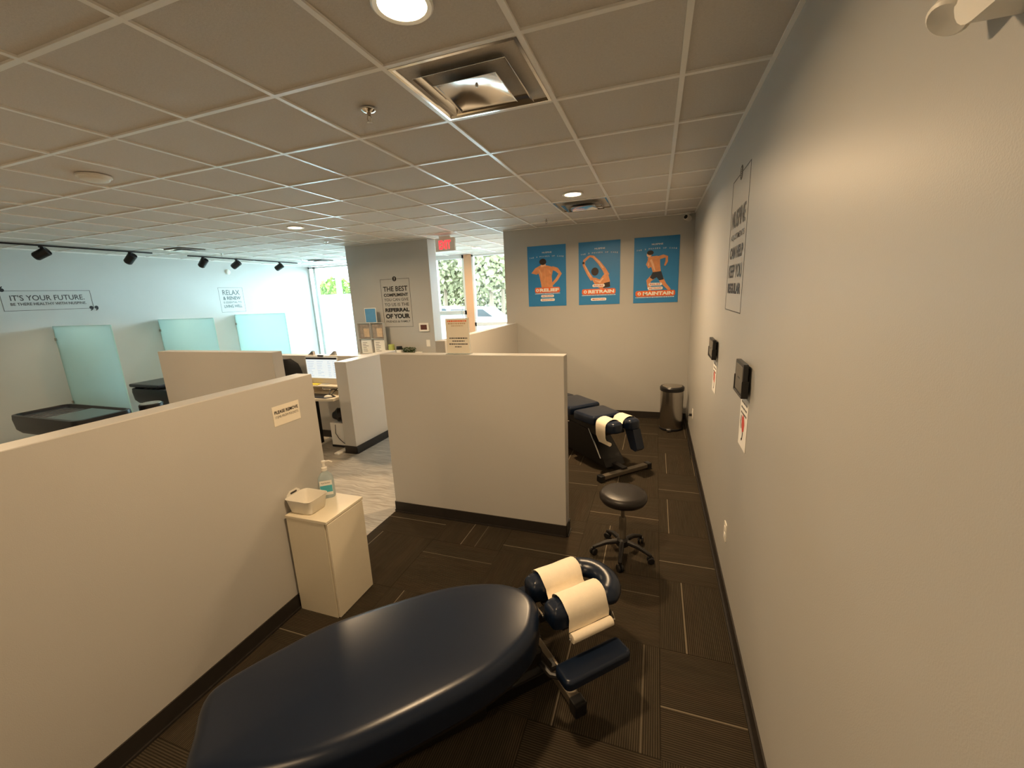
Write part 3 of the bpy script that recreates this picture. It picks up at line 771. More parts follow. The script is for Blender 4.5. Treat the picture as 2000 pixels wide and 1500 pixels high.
# ------------------------------------------------------------------ near treatment table
S2 = math.sqrt(.5)
def loc_frame(o, d):
    dx, dy = d; return Matrix(((dx, -dy, 0, o[0]), (dy, dx, 0, o[1]), (0, 0, 1, 0), (0, 0, 0, 1)))
def foot_bar(t, u, v0, v1, w_=.055, h_=.05):
    obj('floor_bar', box((u-w_/2, v0, .018), (u+w_/2, v1, .018+h_), .006), 'grey_m', t)
    for v, s in ((v0, -1), (v1, 1)):
        obj('foot_pad', box((u-w_/2-.006, v-.03, 0), (u+w_/2+.006, v+.03, .018+h_+.006), .008), 'blackp', t)
def table_near():
    mt = loc_frame((-1.079, .747), (S2, S2))
    t = thing('treatment_table', 'large navy padded treatment table in the foreground, its head end pointing to the stool', 'treatment table', mtx=mt)
    zt = .53
    out = superoval([(-.318, .235), (-.32, .34), (-.298, .405), (-.22, .452), (-.05, .506), (.15, .550), (.45, .545), (.70, .515), (.90, .435), (1.005, .335), (1.035, .235), (1.005, .135), (.90, .02), (.70, -.05), (.45, -.075), (.15, -.078), (-.05, -.045), (-.22, .018), (-.298, .065), (-.32, .13)], 6)
    out = list(reversed(out))
    obj('cushion', cushion(out, zt-.155, zt, .055, .010, .03), 'vinyl', t, True, sharp=60)
    obj('cushion_board', prism([tuple(p) for p in inset(out, .03)], zt-.185, zt-.150), 'black', t)
    obj('frame', box((-.10, .10, .26), (1.00, .37, zt-.18), .012), 'black', t)
    obj('pedestal', box((.22, .12, .09), (.72, .35, .28), .02), 'black', t)
    bm = bmesh.new(); add_box(bm, (.05, .205, .02), (1.14, .265, .09), .006); obj('floor_beam', bm, 'black', t)
    foot_bar(t, 1.135, .02, .45); foot_bar(t, .05, -.02, .49)
    obj('strut', tube([(1.10, .235, .07), (1.02, .235, .22), (.98, .235, .32)], .028, 10), 'black', t, True)
    # head rest
    for s, vc in ((1, .335), (-1, .135)):
        o2 = superoval([(1.07, vc-.055), (1.20, vc-.068), (1.33, vc-.062), (1.37, vc), (1.33, vc+.062), (1.20, vc+.068), (1.07, vc+.055), (1.05, vc)], 6)
        obj('face_pad', cushion(o2, .425, .535, .045, .012, .02), 'vinyl', t, True, sharp=60, loc=(0, 0, 0))
    # crescent at the end of the head rest
    bm = bmesh.new(); pts_ = []; n = 22; rings = []
    for i in range(n+1):
        a = math.radians(-100+200*i/n); c = V(1.345+.105*math.cos(a), .235+.125*math.sin(a), .478)
        d = V(math.cos(a)*.125, math.sin(a)*.105, 0).normalized()
        k = 1 if 2 < i < n-2 else (.55+.15*min(i, n-i))
        rings.append([bm.verts.new(c+d*(.058*k*math.cos(b))+V(0, 0, .046*k*math.sin(b))) for b in [2*math.pi*q/14 for q in range(14)]])
    for a, b in zip(rings, rings[1:]):
        for q in range(14): bm.faces.new((a[q], a[(q+1) % 14], b[(q+1) % 14], b[q]))
    bm.faces.new(rings[0]); bm.faces.new(list(reversed(rings[-1])))
    obj('face_rest', bm, 'vinyl', t, True, sharp=70)
    bm = bmesh.new()
    add_box(bm, (.98, .21, .375), (1.32, .26, .425), .005); add_box(bm, (1.10, .09, .41), (1.30, .38, .425), .003)
    obj('head_bracket', bm, 'black', t)
    obj('bracket_edge', tube([(1.035, .15, .47), (1.035, .24, .47)], .006, 8), 'steel', t)
    bm = tube([(1.36, .10, .45), (1.37, .085, .40), (1.36, .07, .36)], .010, 8); obj('lever', bm, 'blackp', t, True)
    # arm rests on both sides below the head rest
    for s, v0 in ((-1, -.062), (1, .462)):
        vv = (v0, v0+.07) if s < 0 else (v0-.0, v0+.07)
        o3 = [(x, y) for x, y in rounded(.36, .115, .03, 5, 1.19, (vv[0]+vv[1])/2)]
        arm = obj('arm_rest', cushion(o3, .275, .325, .018, .002, .01), 'vinyl', t, True, sharp=60)
        obj('arm_rest_bracket', tube([(1.06, (vv[0]+vv[1])/2, .278), (1.00, (vv[0]+vv[1])/2+(-s)*.06, .27), (.95, .235, .30)], .014, 8), 'black', arm, True)
    # paper over the face pads
    p = thing('headrest_paper', 'cream paper strip draped over both face pads of the near table, roll hanging below', 'paper', mtx=mt)
    prof = []
    for vc in (.335, .135):
        for k in range(11):
            a = math.pi*k/10
            prof.append((vc+.076*math.cos(a), .482+.073*math.sin(a)))
        if vc > .2: prof.append((.235, .462))
    prof = [(.412, .455)]+prof+[(.055, .455), (.052, .425)]
    bm = bmesh.new(); rows = []
    for v, z in prof: rows.append([bm.verts.new((u+.004*math.sin(z*60+u*9), v, z+.0015*math.sin(u*40))) for u in [1.115+.225*q/8 for q in range(9)]])
    for a, b in zip(rows, rows[1:]):
        for q in range(8): bm.faces.new((a[q], a[q+1], b[q+1], b[q]))
    bmesh.ops.recalc_face_normals(bm, faces=bm.faces); bmesh.ops.solidify(bm, geom=bm.faces[:], thickness=.001)
    obj('paper_sheet', bm, 'paper', p, True, sharp=60)
    obj('paper_roll', lathe([(.010, 1.115), (.022, 1.115), (.022, 1.34), (.010, 1.34)], (0, .035, .408), 20, 'X'), 'paper', p, True)
    obj('roll_rod', tube([(1.10, .035, .408), (1.36, .035, .408), (1.365, .06, .43)], .005, 8), 'steel', p, True)
table_near()

def table_far():
    mt = loc_frame((0, 0), (S2, -S2))
    t = thing('treatment_table', 'far navy segmented treatment table between the centre partition and the trash can', 'treatment table', mtx=mt)
    # local frame: u towards the head (right and forward), v to the back right; u=(x-y)/sqrt2, v=(x+y)/sqrt2
    zt = .60; vc = 2.83
    def seg(u0, u1, w0, w1, z, nm='cushion'):
        hw0, hw1 = w0/2, w1/2
        o = superoval([(u0, vc-hw0*.8), (u0+.04, vc-hw0), ((u0+u1)/2, vc-(hw0+hw1)/2), (u1-.04, vc-hw1), (u1, vc-hw1*.8), (u1+.008, vc), (u1, vc+hw1*.8), (u1-.04, vc+hw1), ((u0+u1)/2, vc+(hw0+hw1)/2), (u0+.04, vc+hw0), (u0, vc+hw0*.8), (u0-.008, vc)], 5)
        obj(nm, cushion(o, z-.10, z, .03, .004, .02), 'vinyl', t, True, sharp=60)
    seg(-3.86, -3.49, .44, .40, zt); seg(-4.40, -3.91, .46, .45, zt+.02); seg(-4.95, -4.45, .40, .46, zt)
    obj('frame', box((-4.8, vc-.12, .36), (-3.48, vc+.12, .50), .01), 'black', t)
    bm = prism([(-4.45, .05), (-3.35, .05), (-3.40, .12), (-3.70, .40), (-4.20, .42), (-4.40, .14)], -.13, .13)
    bmesh.ops.transform(bm, matrix=Matrix.Translation((0, vc, 0)) @ Matrix.Rotation(math.pi/2, 4, 'X'), verts=bm.verts)
    obj('pedestal', bm, 'black', t)
    obj('chrome_rail', tube([(-3.66, vc-.138, .42), (-3.44, vc-.138, .13)], .007, 8), 'chrome', t, True)
    obj('handle', tube([(-4.2, vc-.235, .47), (-4.05, vc-.26, .44), (-3.9, vc-.235, .46)], .008, 8), 'chrome', t, True)
    foot_bar(t, -3.20, vc-.32, vc+.32, .06, .045); foot_bar(t, -4.55, vc-.32, vc+.32, .06, .045)
    obj('floor_beam', box((-4.55, vc-.035, .02), (-3.20, vc+.035, .08), .005), 'black', t)
    for s in (-1, 1):
        v = vc+s*.115
        o2 = superoval([(-3.46, v-.07), (-3.33, v-.085), (-3.20, v-.07), (-3.17, v), (-3.20, v+.07), (-3.33, v+.085), (-3.46, v+.07), (-3.475, v)], 6)
        obj('face_pad', cushion(o2, .49, .60, .035, .008, .02), 'vinyl', t, True, sharp=60)
    bm = prism([(-3.30, .49), (-3.17, .50), (-3.10, .30), (-3.13, .27), (-3.20, .28)], -.05, .05)
    bmesh.ops.transform(bm, matrix=Matrix.Translation((0, vc+.12, 0)) @ Matrix.Rotation(math.pi/2, 4, 'X'), verts=bm.verts)
    obj('arm_rest', bm, 'vinyl', t)
    bm = bmesh.new(); add_box(bm, (-3.50, vc-.03, .46), (-3.25, vc+.03, .50), .004); obj('head_bracket', bm, 'black', t)
    p = thing('headrest_paper', 'cream paper strip over the head rest of the far treatment table', 'paper', mtx=mt)
    prof = [(vc+.213, .50)]
    for s in (1, -1):
        for k in range(9):
            a = math.pi*k/8; prof.append((vc+s*.115+.098*math.cos(a), .553+.066*math.sin(a)))
        if s > 0: prof.append((vc, .545))
    prof += [(vc-.214, .50), (vc-.21, .43), (vc-.18, .36)]
    bm = bmesh.new(); rows = [[bm.verts.new((u, v, z)) for u in (-3.43, -3.37, -3.31, -3.27)] for v, z in prof]
    for a, b in zip(rows, rows[1:]):
        for q in range(3): bm.faces.new((a[q], a[q+1], b[q+1], b[q]))
    bmesh.ops.recalc_face_normals(bm, faces=bm.faces); bmesh.ops.solidify(bm, geom=bm.faces[:], thickness=.001)
    obj('paper_sheet', bm, 'paper', p, True, sharp=60)
    obj('paper_roll', lathe([(.010, -3.43), (.020, -3.43), (.020, -3.26), (.010, -3.26)], (0, vc-.155, .352), 20, 'X'), 'paper', p, True)
table_far()

# ------------------------------------------------------------------ stool
def stool():
    t = thing('stool', 'round black rolling stool on five wheels near the right wall', 'stool', (-.185, 2.86, 0), math.radians(0))
    obj('seat', lathe([(0, .432), (.13, .432), (.158, .440), (.170, .462), (.170, .482), (.160, .500), (.140, .508), (.07, .512), (0, .512)], n=40), 'vinyl2', t, True, sharp=70)
    obj('gas_lift', tube([(0, 0, .30), (0, 0, .432)], .014, 12), 'grey_m', t, True)
    obj('column', lathe([(.026, .09), (.026, .29), (.022, .305), (.0, .305)], n=16), 'grey_m', t, True)
    obj('hub', lathe([(.045, .075), (.045, .12), (.03, .135), (0, .135)], n=20), 'black', t, True)
    for k in range(5):
        a = math.radians(-72+72*k+(-18)); c, s = math.cos(a), math.sin(a)
        leg = obj('leg', tube([(c*.03, s*.03, .105), (c*.12, s*.12, .098), (c*.215, s*.215, .062)], [.020, .018, .013], 10), 'black', t, True)
        bm = bmesh.new()
        for o in (-.013, .013):
            add_lathe(bm, [(0, -.008), (.022, -.008), (.026, -.004), (.026, .004), (.022, .008), (0, .008)], (0, 0, 0), 16, 'Y')
            bmesh.ops.translate(bm, vec=(0, o, 0), verts=bm.verts[-96:])
        add_tube(bm, [(0, 0, .01), (0, 0, .045)], .008, 8)
        w_ = obj('caster', bm, 'blackp', leg, True, loc=(c*.215, s*.215, .026)); w_.rotation_euler = (0, 0, a+.6)
stool()

# ------------------------------------------------------------------ trash can
t = thing('trash_can', 'round stainless steel trash can with a black lid rim in the far right corner', 'trash can', (.245, 5.95, 0))
obj('body', lathe([(.148, .02), (.150, .03), (.150, .555), (0, .555)], n=48), 'steel', t, True)
obj('base_ring', lathe([(.152, 0), (.155, .004), (.155, .028), (.150, .034), (0, .034)], n=40), 'blackp', t, True)
obj('lid_rim', lathe([(.152, .553), (.158, .560), (.160, .600), (.150, .615), (.132, .618), (.132, .61), (0, .61)], n=40), 'blackp', t, True)
obj('lid', lathe([(.131, .611), (.128, .620), (.08, .630), (0, .634)], n=40), 'steel', t, True)
obj('pedal', box((-.055, -.195, .012), (.0, -.145, .026), .005), 'blackp', t)

# ------------------------------------------------------------------ cabinet and what stands on it
t = thing('storage_cabinet', 'narrow cream cabinet with one door against the near left partition', 'cabinet', (-2.128, 1.715, 0))
obj('cabinet_body', box((0, 0, 0), (.296, .325, .655), .001, 1), 'lam', t)
obj('cabinet_top', box((-.003, -.003, .655), (.316, .328, .672), .0015, 1), 'lam', t)
obj('door', box((.299, .004, .006), (.315, .321, .650), .0015, 1), 'lam', t)
def basket():
    t = thing('storage_basket', 'small white open basket with a slot handle on the cream cabinet', 'basket', (-2.045, 1.815, .6725), math.radians(0))
    t.scale = (1.1, 1.1, 1.1)
    bm = bmesh.new(); rings = []
    prof = [(-.014, 0), (0, .006), (.012, .075), (.016, .082)]
    def ring(d, z, end_rise=0):
        pts_ = rounded(.165+2*d, .135+2*d, .028, 6); n = len(pts_)
        return [bm.verts.new((x, y, z + (end_rise if (x < -.05) else 0))) for x, y in pts_]
    outer = [ring(-.012, 0), ring(-.006, .004), ring(.006, .075), ring(.010, .085)]
    inner = [ring(.006, .085), ring(.002, .075), ring(-.010, .006), ring(-.018, .004)]
    seq = outer+inner
    for a, b in zip(seq, seq[1:]):
        n = len(a)
        for k in range(n): bm.faces.new((a[k], a[(k+1) % n], b[(k+1) % n], b[k]))
    bm.faces.new(list(reversed(outer[0]))); bm.faces.new(inner[-1])
    obj('basket_body', bm, 'whitep', t, True, sharp=50)
    bm = prism([(-.05, 0), (.05, 0), (.045, .012), (.025, .030), (-.025, .030), (-.045, .012)], 0, .004)
    bmesh.ops.transform(bm, matrix=M4((0, 1, 0), (0, 0, 1), (-.098, .0, .080)), verts=bm.verts)
    obj('raised_end', bm, 'whitep', t)
    h = prism(rounded(.045, .011, .005, 4), 0, .0008)
    bmesh.ops.transform(h, matrix=M4((0, 1, 0), (0, 0, 1), (-.0935, .0, .094)), verts=h.verts)
    obj('handle_slot', h, 'ink2', t)
basket()
def sanitizer():
    t = thing('hand_sanitizer_bottle', 'clear pump bottle with a teal label behind the basket on the cabinet', 'bottle', (-2.045, 1.985, .6725), math.radians(38))
    t.scale = (1.12, 1.12, 1.12)
    o = [(x, y) for x, y in rounded(.086, .050, .022, 5)]
    bm = bmesh.new(); rings = []
    for f, z in ((.90, 0), (1, .006), (1, .105), (.92, .128), (.60, .150), (.36, .158), (.34, .172)):
        rings.append([bm.verts.new((x*f, y*(f if f > .9 else f*1.15), z)) for x, y in o])
    for a, b in zip(rings, rings[1:]):
        n = len(a)
        for k in range(n): bm.faces.new((a[k], a[(k+1) % n], b[(k+1) % n], b[k]))
    bm.faces.new(list(reversed(rings[0]))); bm.faces.new(rings[-1])
    obj('bottle_body', bm, 'bottlec', t, True, sharp=50)
    lb = obj('label', box((-.034, -.0262, .022), (.034, -.0252, .112)), 'whitel', t)
    obj('label_band', box((-.033, -.0266, .040), (.033, -.0262, .082)), 'tealp', lb)
    bm = text_bm('Hand Sanitizer', .05, .009, 0, 0, 0, .0); bmesh.ops.transform(bm, matrix=M4((1, 0, 0), (0, 0, 1), (0, -.0266, .094)), verts=bm.verts)
    obj('lettering', bm, 'ink2', lb)
    bm = lathe([(.016, .168), (.016, .186), (.009, .190), (.007, .215), (.011, .217), (.011, .228), (0, .229)], n=16)
    add_tube(bm, [(0, 0, .222), (.03, 0, .224), (.048, 0, .214)], .0045, 8)
    obj('pump', bm, 'whitep', t, True)
M['bottlec'] = frosted('clear_gel_bottle', (.80, .88, .88), .55, .42, .12, .08)
sanitizer()

# ------------------------------------------------------------------ sign on the centre partition
t = thing('counter_sign', 'small standing notice with lines of print on top of the centre partition', 'sign', mtx=M4((1, 0, 0), (0, 0, 1), (-1.515, 3.02, PH)))
obj('acrylic_stand', box((-.105, .004, -.004), (.105, .292, .004)), 'acryl', t)
obj('stand_foot', box((-.105, 0, -.04), (.105, .004, .035)), 'acryl', t)
pp = obj('paper_sheet', box((-.102, .008, .0042), (.102, .288, .0052)), 'signw', t)
def dashes(y, h, x0, x1, seed, m, z=.0054, par=None):
    bm = bmesh.new(); r = random.Random(seed); x = x0
    while x < x1-.004:
        l = r.uniform(.006, .02); add_box(bm, (x, y, z), (min(x+l, x1), y+h, z+.0004)); x += l+.0035
    obj('print_line', bm, m, par)
dashes(.262, .012, -.085, .085, 1, 'orange', par=pp); dashes(.243, .011, -.08, .08, 2, 'tan', par=pp); dashes(.226, .008, -.05, .055, 3, 'tan', par=pp)
dashes(.125, .010, -.075, .085, 4, 'ink2', par=pp); dashes(.103, .008, -.05, .06, 5, 'ink2', par=pp); dashes(.078, .009, -.08, .085, 6, 'ink2', par=pp); dashes(.056, .008, -.03, .03, 7, 'ink2', par=pp)

# ------------------------------------------------------------------ reception
def reception():
    t = thing('reception_desk', 'pale topped standing desk behind the white partition, mostly hidden', 'desk', (0, 0, 0))
    obj('desk_top', prism([(-4.46, 4.50), (-4.46, 4.02), (-4.10, 3.98), (-3.83, 4.02), (-3.83, 4.50)][::-1], .715, .745), 'desk', t)
    for x in (-4.38, -3.865):
        leg = obj('leg', box((x-.03, 4.22, .03), (x+.03, 4.30, .715), .004), 'black', t)
        obj('foot', box((x-.035, 3.98, 0), (x+.035, 4.48, .03), .008), 'whitep', leg)
    t = thing('desk_riser', 'small pale wooden shelf on the reception desk under the computer', 'shelf', (-4.20, 4.36, .745))
    obj('shelf_top', box((-.25, -.13, .095), (.36, .12, .113), .003), 'desk', t)
    for x in (-.23, .33): obj('leg', box((x-.012, -.12, 0), (x+.012, .11, .095)), 'desk', t)
    t = thing('desktop_computer', 'white all-in-one computer with a lit screen on the reception desk', 'computer', mtx=M4((1, 0, 0), (0, 0, 1), (-4.257, 4.35, .858)))
    obj('housing', prism(rounded(.545, .375, .012, 4, 0, .185), -.014, -.002), 'whitep', t)
    sc = obj('screen', box((-.262, .080, -.002), (.262, .362, 0)), 'screen', t)
    obj('window_bar', box((-.262, .335, 0), (.262, .362, .0008)), 'scr_dark', sc)
    bm = bmesh.new(); r = random.Random(2)
    for k in range(9):
        y = .30-k*.024
        for (a, b) in ((-.24, -.12), (-.08, .03), (.10, .16), (.19, .24)):
            add_box(bm, (a, y, 0), (a+(b-a)*r.uniform(.5, 1), y+.008, .0006))
    obj('screen_rows', bm, 'scr_line', sc)
    obj('chin', box((-.270, .0, -.002), (.270, .074, 0)), 'desk', t)
    bm = bmesh.new(); add_box(bm, (-.09, -.000, -.10), (.09, .006, .06), .002, 1); add_box(bm, (-.05, .004, -.05), (.05, .14, -.040)); add_box(bm, (-.05, .10, -.05), (.05, .14, -.013)); obj('stand', bm, 'mull', t)
    obj('webcam', box((-.045, .374, -.012), (.045, .396, .012), .006), 'blackp', t)
    t = thing('desk_mat', 'black mat lying on the front of the reception desk', 'mat', (-4.10, 4.13, .745))
    obj('mat_sheet', prism([(-.28, -.10), (.16, -.12), (.22, .0), (.05, .10), (-.25, .10)], 0, .004), 'blackp', t)
    t = thing('computer_mouse', 'white computer mouse on the black desk mat', 'mouse', (-3.97, 4.09, .749), .3)
    bm = bmesh.new(); bmesh.ops.create_uvsphere(bm, u_segments=16, v_segments=10, radius=1)
    for v in bm.verts: v.co = V(v.co.x*.055, v.co.y*.032, max(0, v.co.z)*.026)
    obj('mouse_shell', bm, 'whitep', t, True)
    tag(obj('cable', tube([(-4.02, 4.38, .75), (-4.06, 4.30, .80), (-4.04, 4.22, .81), (-4.02, 4.16, .76), (-4.03, 4.12, .752)], .006, 8), 'blackp', None, True), 'black cable looping down from the desk shelf beside the white mouse', 'cable')
    tag(obj('cable', tube([(-3.90, 4.40, .86), (-3.95, 4.32, .85), (-3.98, 4.24, .80), (-3.99, 4.16, .755)], .006, 8), 'blackp', None, True), 'black cable nearest the partition, running over the desk', 'cable')
    tag(obj('note_pad', box((-4.47, 4.25, .858), (-4.28, 4.33, .868)), 'yellow', None), 'yellow note pad under the computer screen', 'note pad')
    t = thing('computer_tower', 'white box-shaped computer case under the reception desk', 'computer case', (-4.02, 4.30, 0))
    obj('case', box((-.13, -.06, .03), (.13, .14, .345), .004), 'whitel', t)
    obj('base', box((-.135, -.065, 0), (.135, .145, .03), .004), 'blackp', t)
    obj('cord', tube([(-.04, -.062, .32), (-.045, -.07, .20), (.0, -.07, .13), (.07, -.066, .07), (.12, -.064, .05)], .004, 6), 'blackp', t, True)
    bm = bmesh.new(); bmesh.ops.create_icosphere(bm, subdivisions=3, radius=1); r = random.Random(4)
    for v in bm.verts: v.co = V(v.co.x*.13, v.co.y*.10, v.co.z*(.11 if v.co.z > 0 else .08))*(1+.08*math.sin(v.co.x*9+v.co.y*7))
    tag(obj('bag', bm, 'black', None, True, loc=(-4.02, 4.34, .425)), 'black bag sitting on the white computer case', 'bag')
    t = thing('office_chair', 'black mesh office chair behind the far partition, its rounded back showing', 'office chair', (-4.82, 4.12, 0), math.radians(15))
    bm = bmesh.new(); rows = []
    for i in range(9):
        z = .62+.58*i/8; hw = .23*math.sin(math.pi*(.18+.64*i/8))**.6 if i < 8 else .10
        rows.append([bm.verts.new((hw*x, .20+.03*math.sin(i/8*3)-.05*(1-x*x), z)) for x in [-1+.25*q for q in range(9)]])
    for a, b in zip(rows, rows[1:]):
        for q in range(8): bm.faces.new((a[q], a[q+1], b[q+1], b[q]))
    bmesh.ops.recalc_face_normals(bm, faces=bm.faces); bmesh.ops.solidify(bm, geom=bm.faces[:], thickness=.02)
    obj('backrest', bm, 'black', t, True)
    obj('seat', cushion(list(rounded(.48, .46, .1, 6)), .43, .50, .03, .01), 'black', t, True, sharp=60)
    obj('back_support', tube([(0, .05, .42), (0, .24, .46), (0, .235, .80)], .02, 8), 'blackp', t, True)
    obj('column', tube([(0, 0, .08), (0, 0, .43)], .025, 10), 'blackp', t, True)
    for k in range(5):
        a = math.radians(72*k+10); c, s = math.cos(a), math.sin(a)
        lg = obj('leg', tube([(0, 0, .10), (c*.27, s*.27, .07)], [.025, .015], 8), 'blackp', t, True)
        obj('caster', lathe([(0, -.02), (.028, -.018), (.028, .018), (0, .02)], (0, 0, 0), 14, 'Y'), 'blackp', lg, True, loc=(c*.27, s*.27, .030))
    # brochure holder on the counter ledge
    t = thing('brochure_holder', 'clear rack of leaflets on the console below the grey wall, left of the framed lettering', 'brochure rack', mtx=M4((1, 0, 0), (0, 0, 1), (-4.85, 6.2, .985)))
    t.scale = (1.30, 1.27, 1.3)
    obj('back_panel', box((-.215, 0, -.045), (.215, .445, -.040)), 'acryl', t)
    bm = bmesh.new()
    for x in (-.215, -.002, .211): add_box(bm, (x, 0, -.05), (x+.005, .445, -.0))
    for y in (.0, .215, .44): add_box(bm, (-.215, y, -.05), (.215, y+.005, 0))
    obj('dividers', bm, 'mull', t)
    obj('header_card', box((-.085, .45, -.045), (.085, .64, -.042)), 'bluep', t)
    obj('card_border', box((-.095, .44, -.048), (.095, .65, -.0455)), 'whitel', t)
    r = random.Random(9)
    k = 0
    for gx in (-.105, .11):
        for gy in (.225, .01):
            lf = obj('leaflet', box((gx-.085, gy, -.036), (gx+.085, gy+.195, -.02)), 'whitel' if gy < .1 else 'photo1', t)
            if gy > .1: obj('leaflet_picture', box((gx-.02, gy+.02, -.0198), (gx+.07, gy+.14, -.0190)), 'tan', lf)
            else:
                bm = bmesh.new()
                for q in range(6): add_box(bm, (gx-.06, gy+.03+q*.024, -.0198), (gx-.06+.05+.05*r.random(), gy+.036+q*.024, -.0192))
                obj('print_line', bm, 'ink2', lf)
    t = thing('supplement_jar', 'pale lime jar on the console to the right of the leaflet rack', 'jar', (-4.435, 6.2, .985))
    t.scale = (1.3, 1.3, 1.45)
    obj('jar_body', lathe([(.043, 0), (.045, .005), (.045, .085), (.038, .092), (0, .092)], n=24), 'lime', t, True)
    obj('lid', lathe([(.041, .090), (.041, .120), (.038, .123), (0, .123)], n=24), 'lime', t, True)
    t = thing('supplement_jar', 'dark jar with a white label on the console beside the lime jar', 'jar', (-4.275, 6.2, .985))
    t.scale = (1.25, 1.25, 1.2)
    obj('jar_body', lathe([(.043, 0), (.045, .005), (.045, .085), (.038, .092), (0, .092)], n=24), 'blackp', t, True)
    obj('lid', lathe([(.041, .090), (.041, .118), (.038, .121), (0, .121)], n=24), 'blackp', t, True)
    obj('label', lathe([(.0455, .02), (.0455, .072)], n=24), 'whitel', t, True)
    t = thing('potted_plant', 'low dark green plant on the console, showing over the centre partition', 'plant', (-4.075, 6.2, .985))
    t.scale = (1.2, 1.2, 1.15)
    obj('planter', box((-.09, -.035, 0), (.09, .035, .035), .004), 'black', t)
    bm = bmesh.new(); r = random.Random(11)
    for k in range(260):
        c = V(r.uniform(-.10, .10), r.uniform(-.035, .035), r.uniform(.03, .105)); d = V(r.gauss(0, 1), r.gauss(0, 1), r.gauss(0, 1)).normalized()*.014; e = d.cross(V(r.gauss(0, 1), r.gauss(0, 1), 1)).normalized()*.007
        bm.faces.new([bm.verts.new(p) for p in (c-d, c+e, c+d, c-e)])
    o = bpy.data.meshes.new('foliage'); bm.to_mesh(o); bm.free(); o.materials.append(M['green']); oo = bpy.data.objects.new('foliage', o); COL.objects.link(oo); oo.parent = t
    tag(obj('card_box', box((-3.94, 6.16, .985), (-3.84, 6.24, 1.03), .002), 'whitel', None), 'small white box at the right end of the console', 'box')
    t = thing('console_table', 'narrow white console against the grey wall, hidden behind the centre partition', 'console', (0, 0, 0))
    obj('table_top', box((-5.34, 6.05, .955), (-3.72, 6.385, .985), .003), 'lam', t)
    for x in (-5.30, -3.79): obj('side_panel', box((x, 6.06, 0), (x+.03, 6.375, .955)), 'lam', t)
    obj('back_panel', box((-5.27, 6.35, .1), (-3.79, 6.37, .955)), 'lam', t)
    for x, lb in ((-4.69, 'left of the two grey wedge-shaped stands on the counter ledge'), (-4.30, 'right of the two grey wedge-shaped stands on the counter ledge')):
        bm = prism([(-.05, 0), (.055, 0), (.05, .05), (.03, .06)], -.02, .02)
        bmesh.ops.transform(bm, matrix=M4((1, 0, 0), (0, 0, 1), (0, 0, 0)), verts=bm.verts)
        tag(obj('card_stand', bm, 'steel', None, loc=(x, 4.63, 1.21)), lb, 'stand')
reception()

# ------------------------------------------------------------------ massage loungers and glass dividers on the left
def lounger(y, label):
    t = thing('massage_lounger', label, 'massage bed', (-7.55, y, 0), 0, 'black massage loungers along the left wall')
    def loop(L, W, r, z, dx=0): return [(x+dx, yy, z) for x, yy in rounded(L, W, r, 6)]
    bm = bmesh.new(); rings = []
    for pr in (loop(1.46, .54, .10, .36), loop(1.54, .62, .12, .42), loop(1.56, .64, .12, .56), loop(1.54, .63, .12, .62), loop(1.48, .57, .10, .625), loop(1.44, .54, .09, .575), loop(1.40, .50, .09, .565)):
        rings.append([bm.verts.new(p) for p in pr])
    for a, b in zip(rings, rings[1:]):
        n = len(a)
        for k in range(n): bm.faces.new((a[k], a[(k+1) % n], b[(k+1) % n], b[k]))
    bm.faces.new(list(reversed(rings[0]))); bm.faces.new(rings[-1])
    obj('shell', bm, 'bedtub', t, True, sharp=50)
    obj('pedestal', box((-.50, -.18, 0), (.45, .18, .32), .02), 'black', t)
    obj('water_sheet', box((-.05, -.25, .565), (.66, .25, .606), .01), 'bedtop', t)
    bm = bmesh.new()
    for k in range(4): add_box(bm, (-.66+k*.135, -.23, .568), (-.56+k*.135, .23, .592), .008)
    obj('head_rollers', bm, 'bedtub', t)
lounger(3.16, 'black massage lounger on the far left, nearest of the two')
lounger(4.72, 'black massage lounger farther back, half hidden by the brown-lit partition')
t = [o for o in bpy.data.objects if o.get('label', '').startswith('black massage lounger farther')][0]
t.location.x = -7.85
obj('raised_lid', box((-.78, -.30, .64), (.0, .28, .70), .02), 'bedtub', t)
obj('hinge', box((-.5, -.2, .62), (-.3, .2, .645)), 'black', t)
t = thing('control_pod', 'round grey-topped drum between the two massage loungers', 'drum', (-6.93, 3.76, 0))
obj('drum', lathe([(.13, 0), (.14, .01), (.14, .60), (.13, .612), (0, .615)], n=28), 'blackp', t, True)
obj('drum_top', lathe([(.128, .615), (.12, .622), (0, .624)], n=28), 'steel', t, True)
def divider(y, label, x1=-7.63):
    t = thing('glass_divider', label, 'glass panel', (0, y, 0), 0, 'green frosted glass dividers on the left wall')
    obj('panel', box((XL+.02, -.005, .25), (x1, .005, 1.745)), 'frost', t)
    bm = bmesh.new(); add_box(bm, (XL+.02, -.006, 1.745), (x1, .006, 1.751)); add_box(bm, (x1, -.006, .25), (x1+.006, .006, 1.751)); add_box(bm, (XL+.014, -.006, .25), (XL+.02, .006, 1.751))
    obj('glass_edge', bm, 'gedge', t)
    for z in (1.54, .5): obj('clamp', box((XL, -.022, z-.022), (XL+.05, .022, z+.022), .003), 'steel', t)
divider(3.886, 'green frosted glass panel nearest the camera, behind the near lounger', -7.66)
divider(5.40, 'middle green frosted glass panel above the brown-lit partition')
divider(6.97, 'green frosted glass panel farthest from the near lounger, before the window')
struct('trim_3', box((XL, 1.2, .0), (XL+.014, YF-.05, 1.705)), 'wallL')

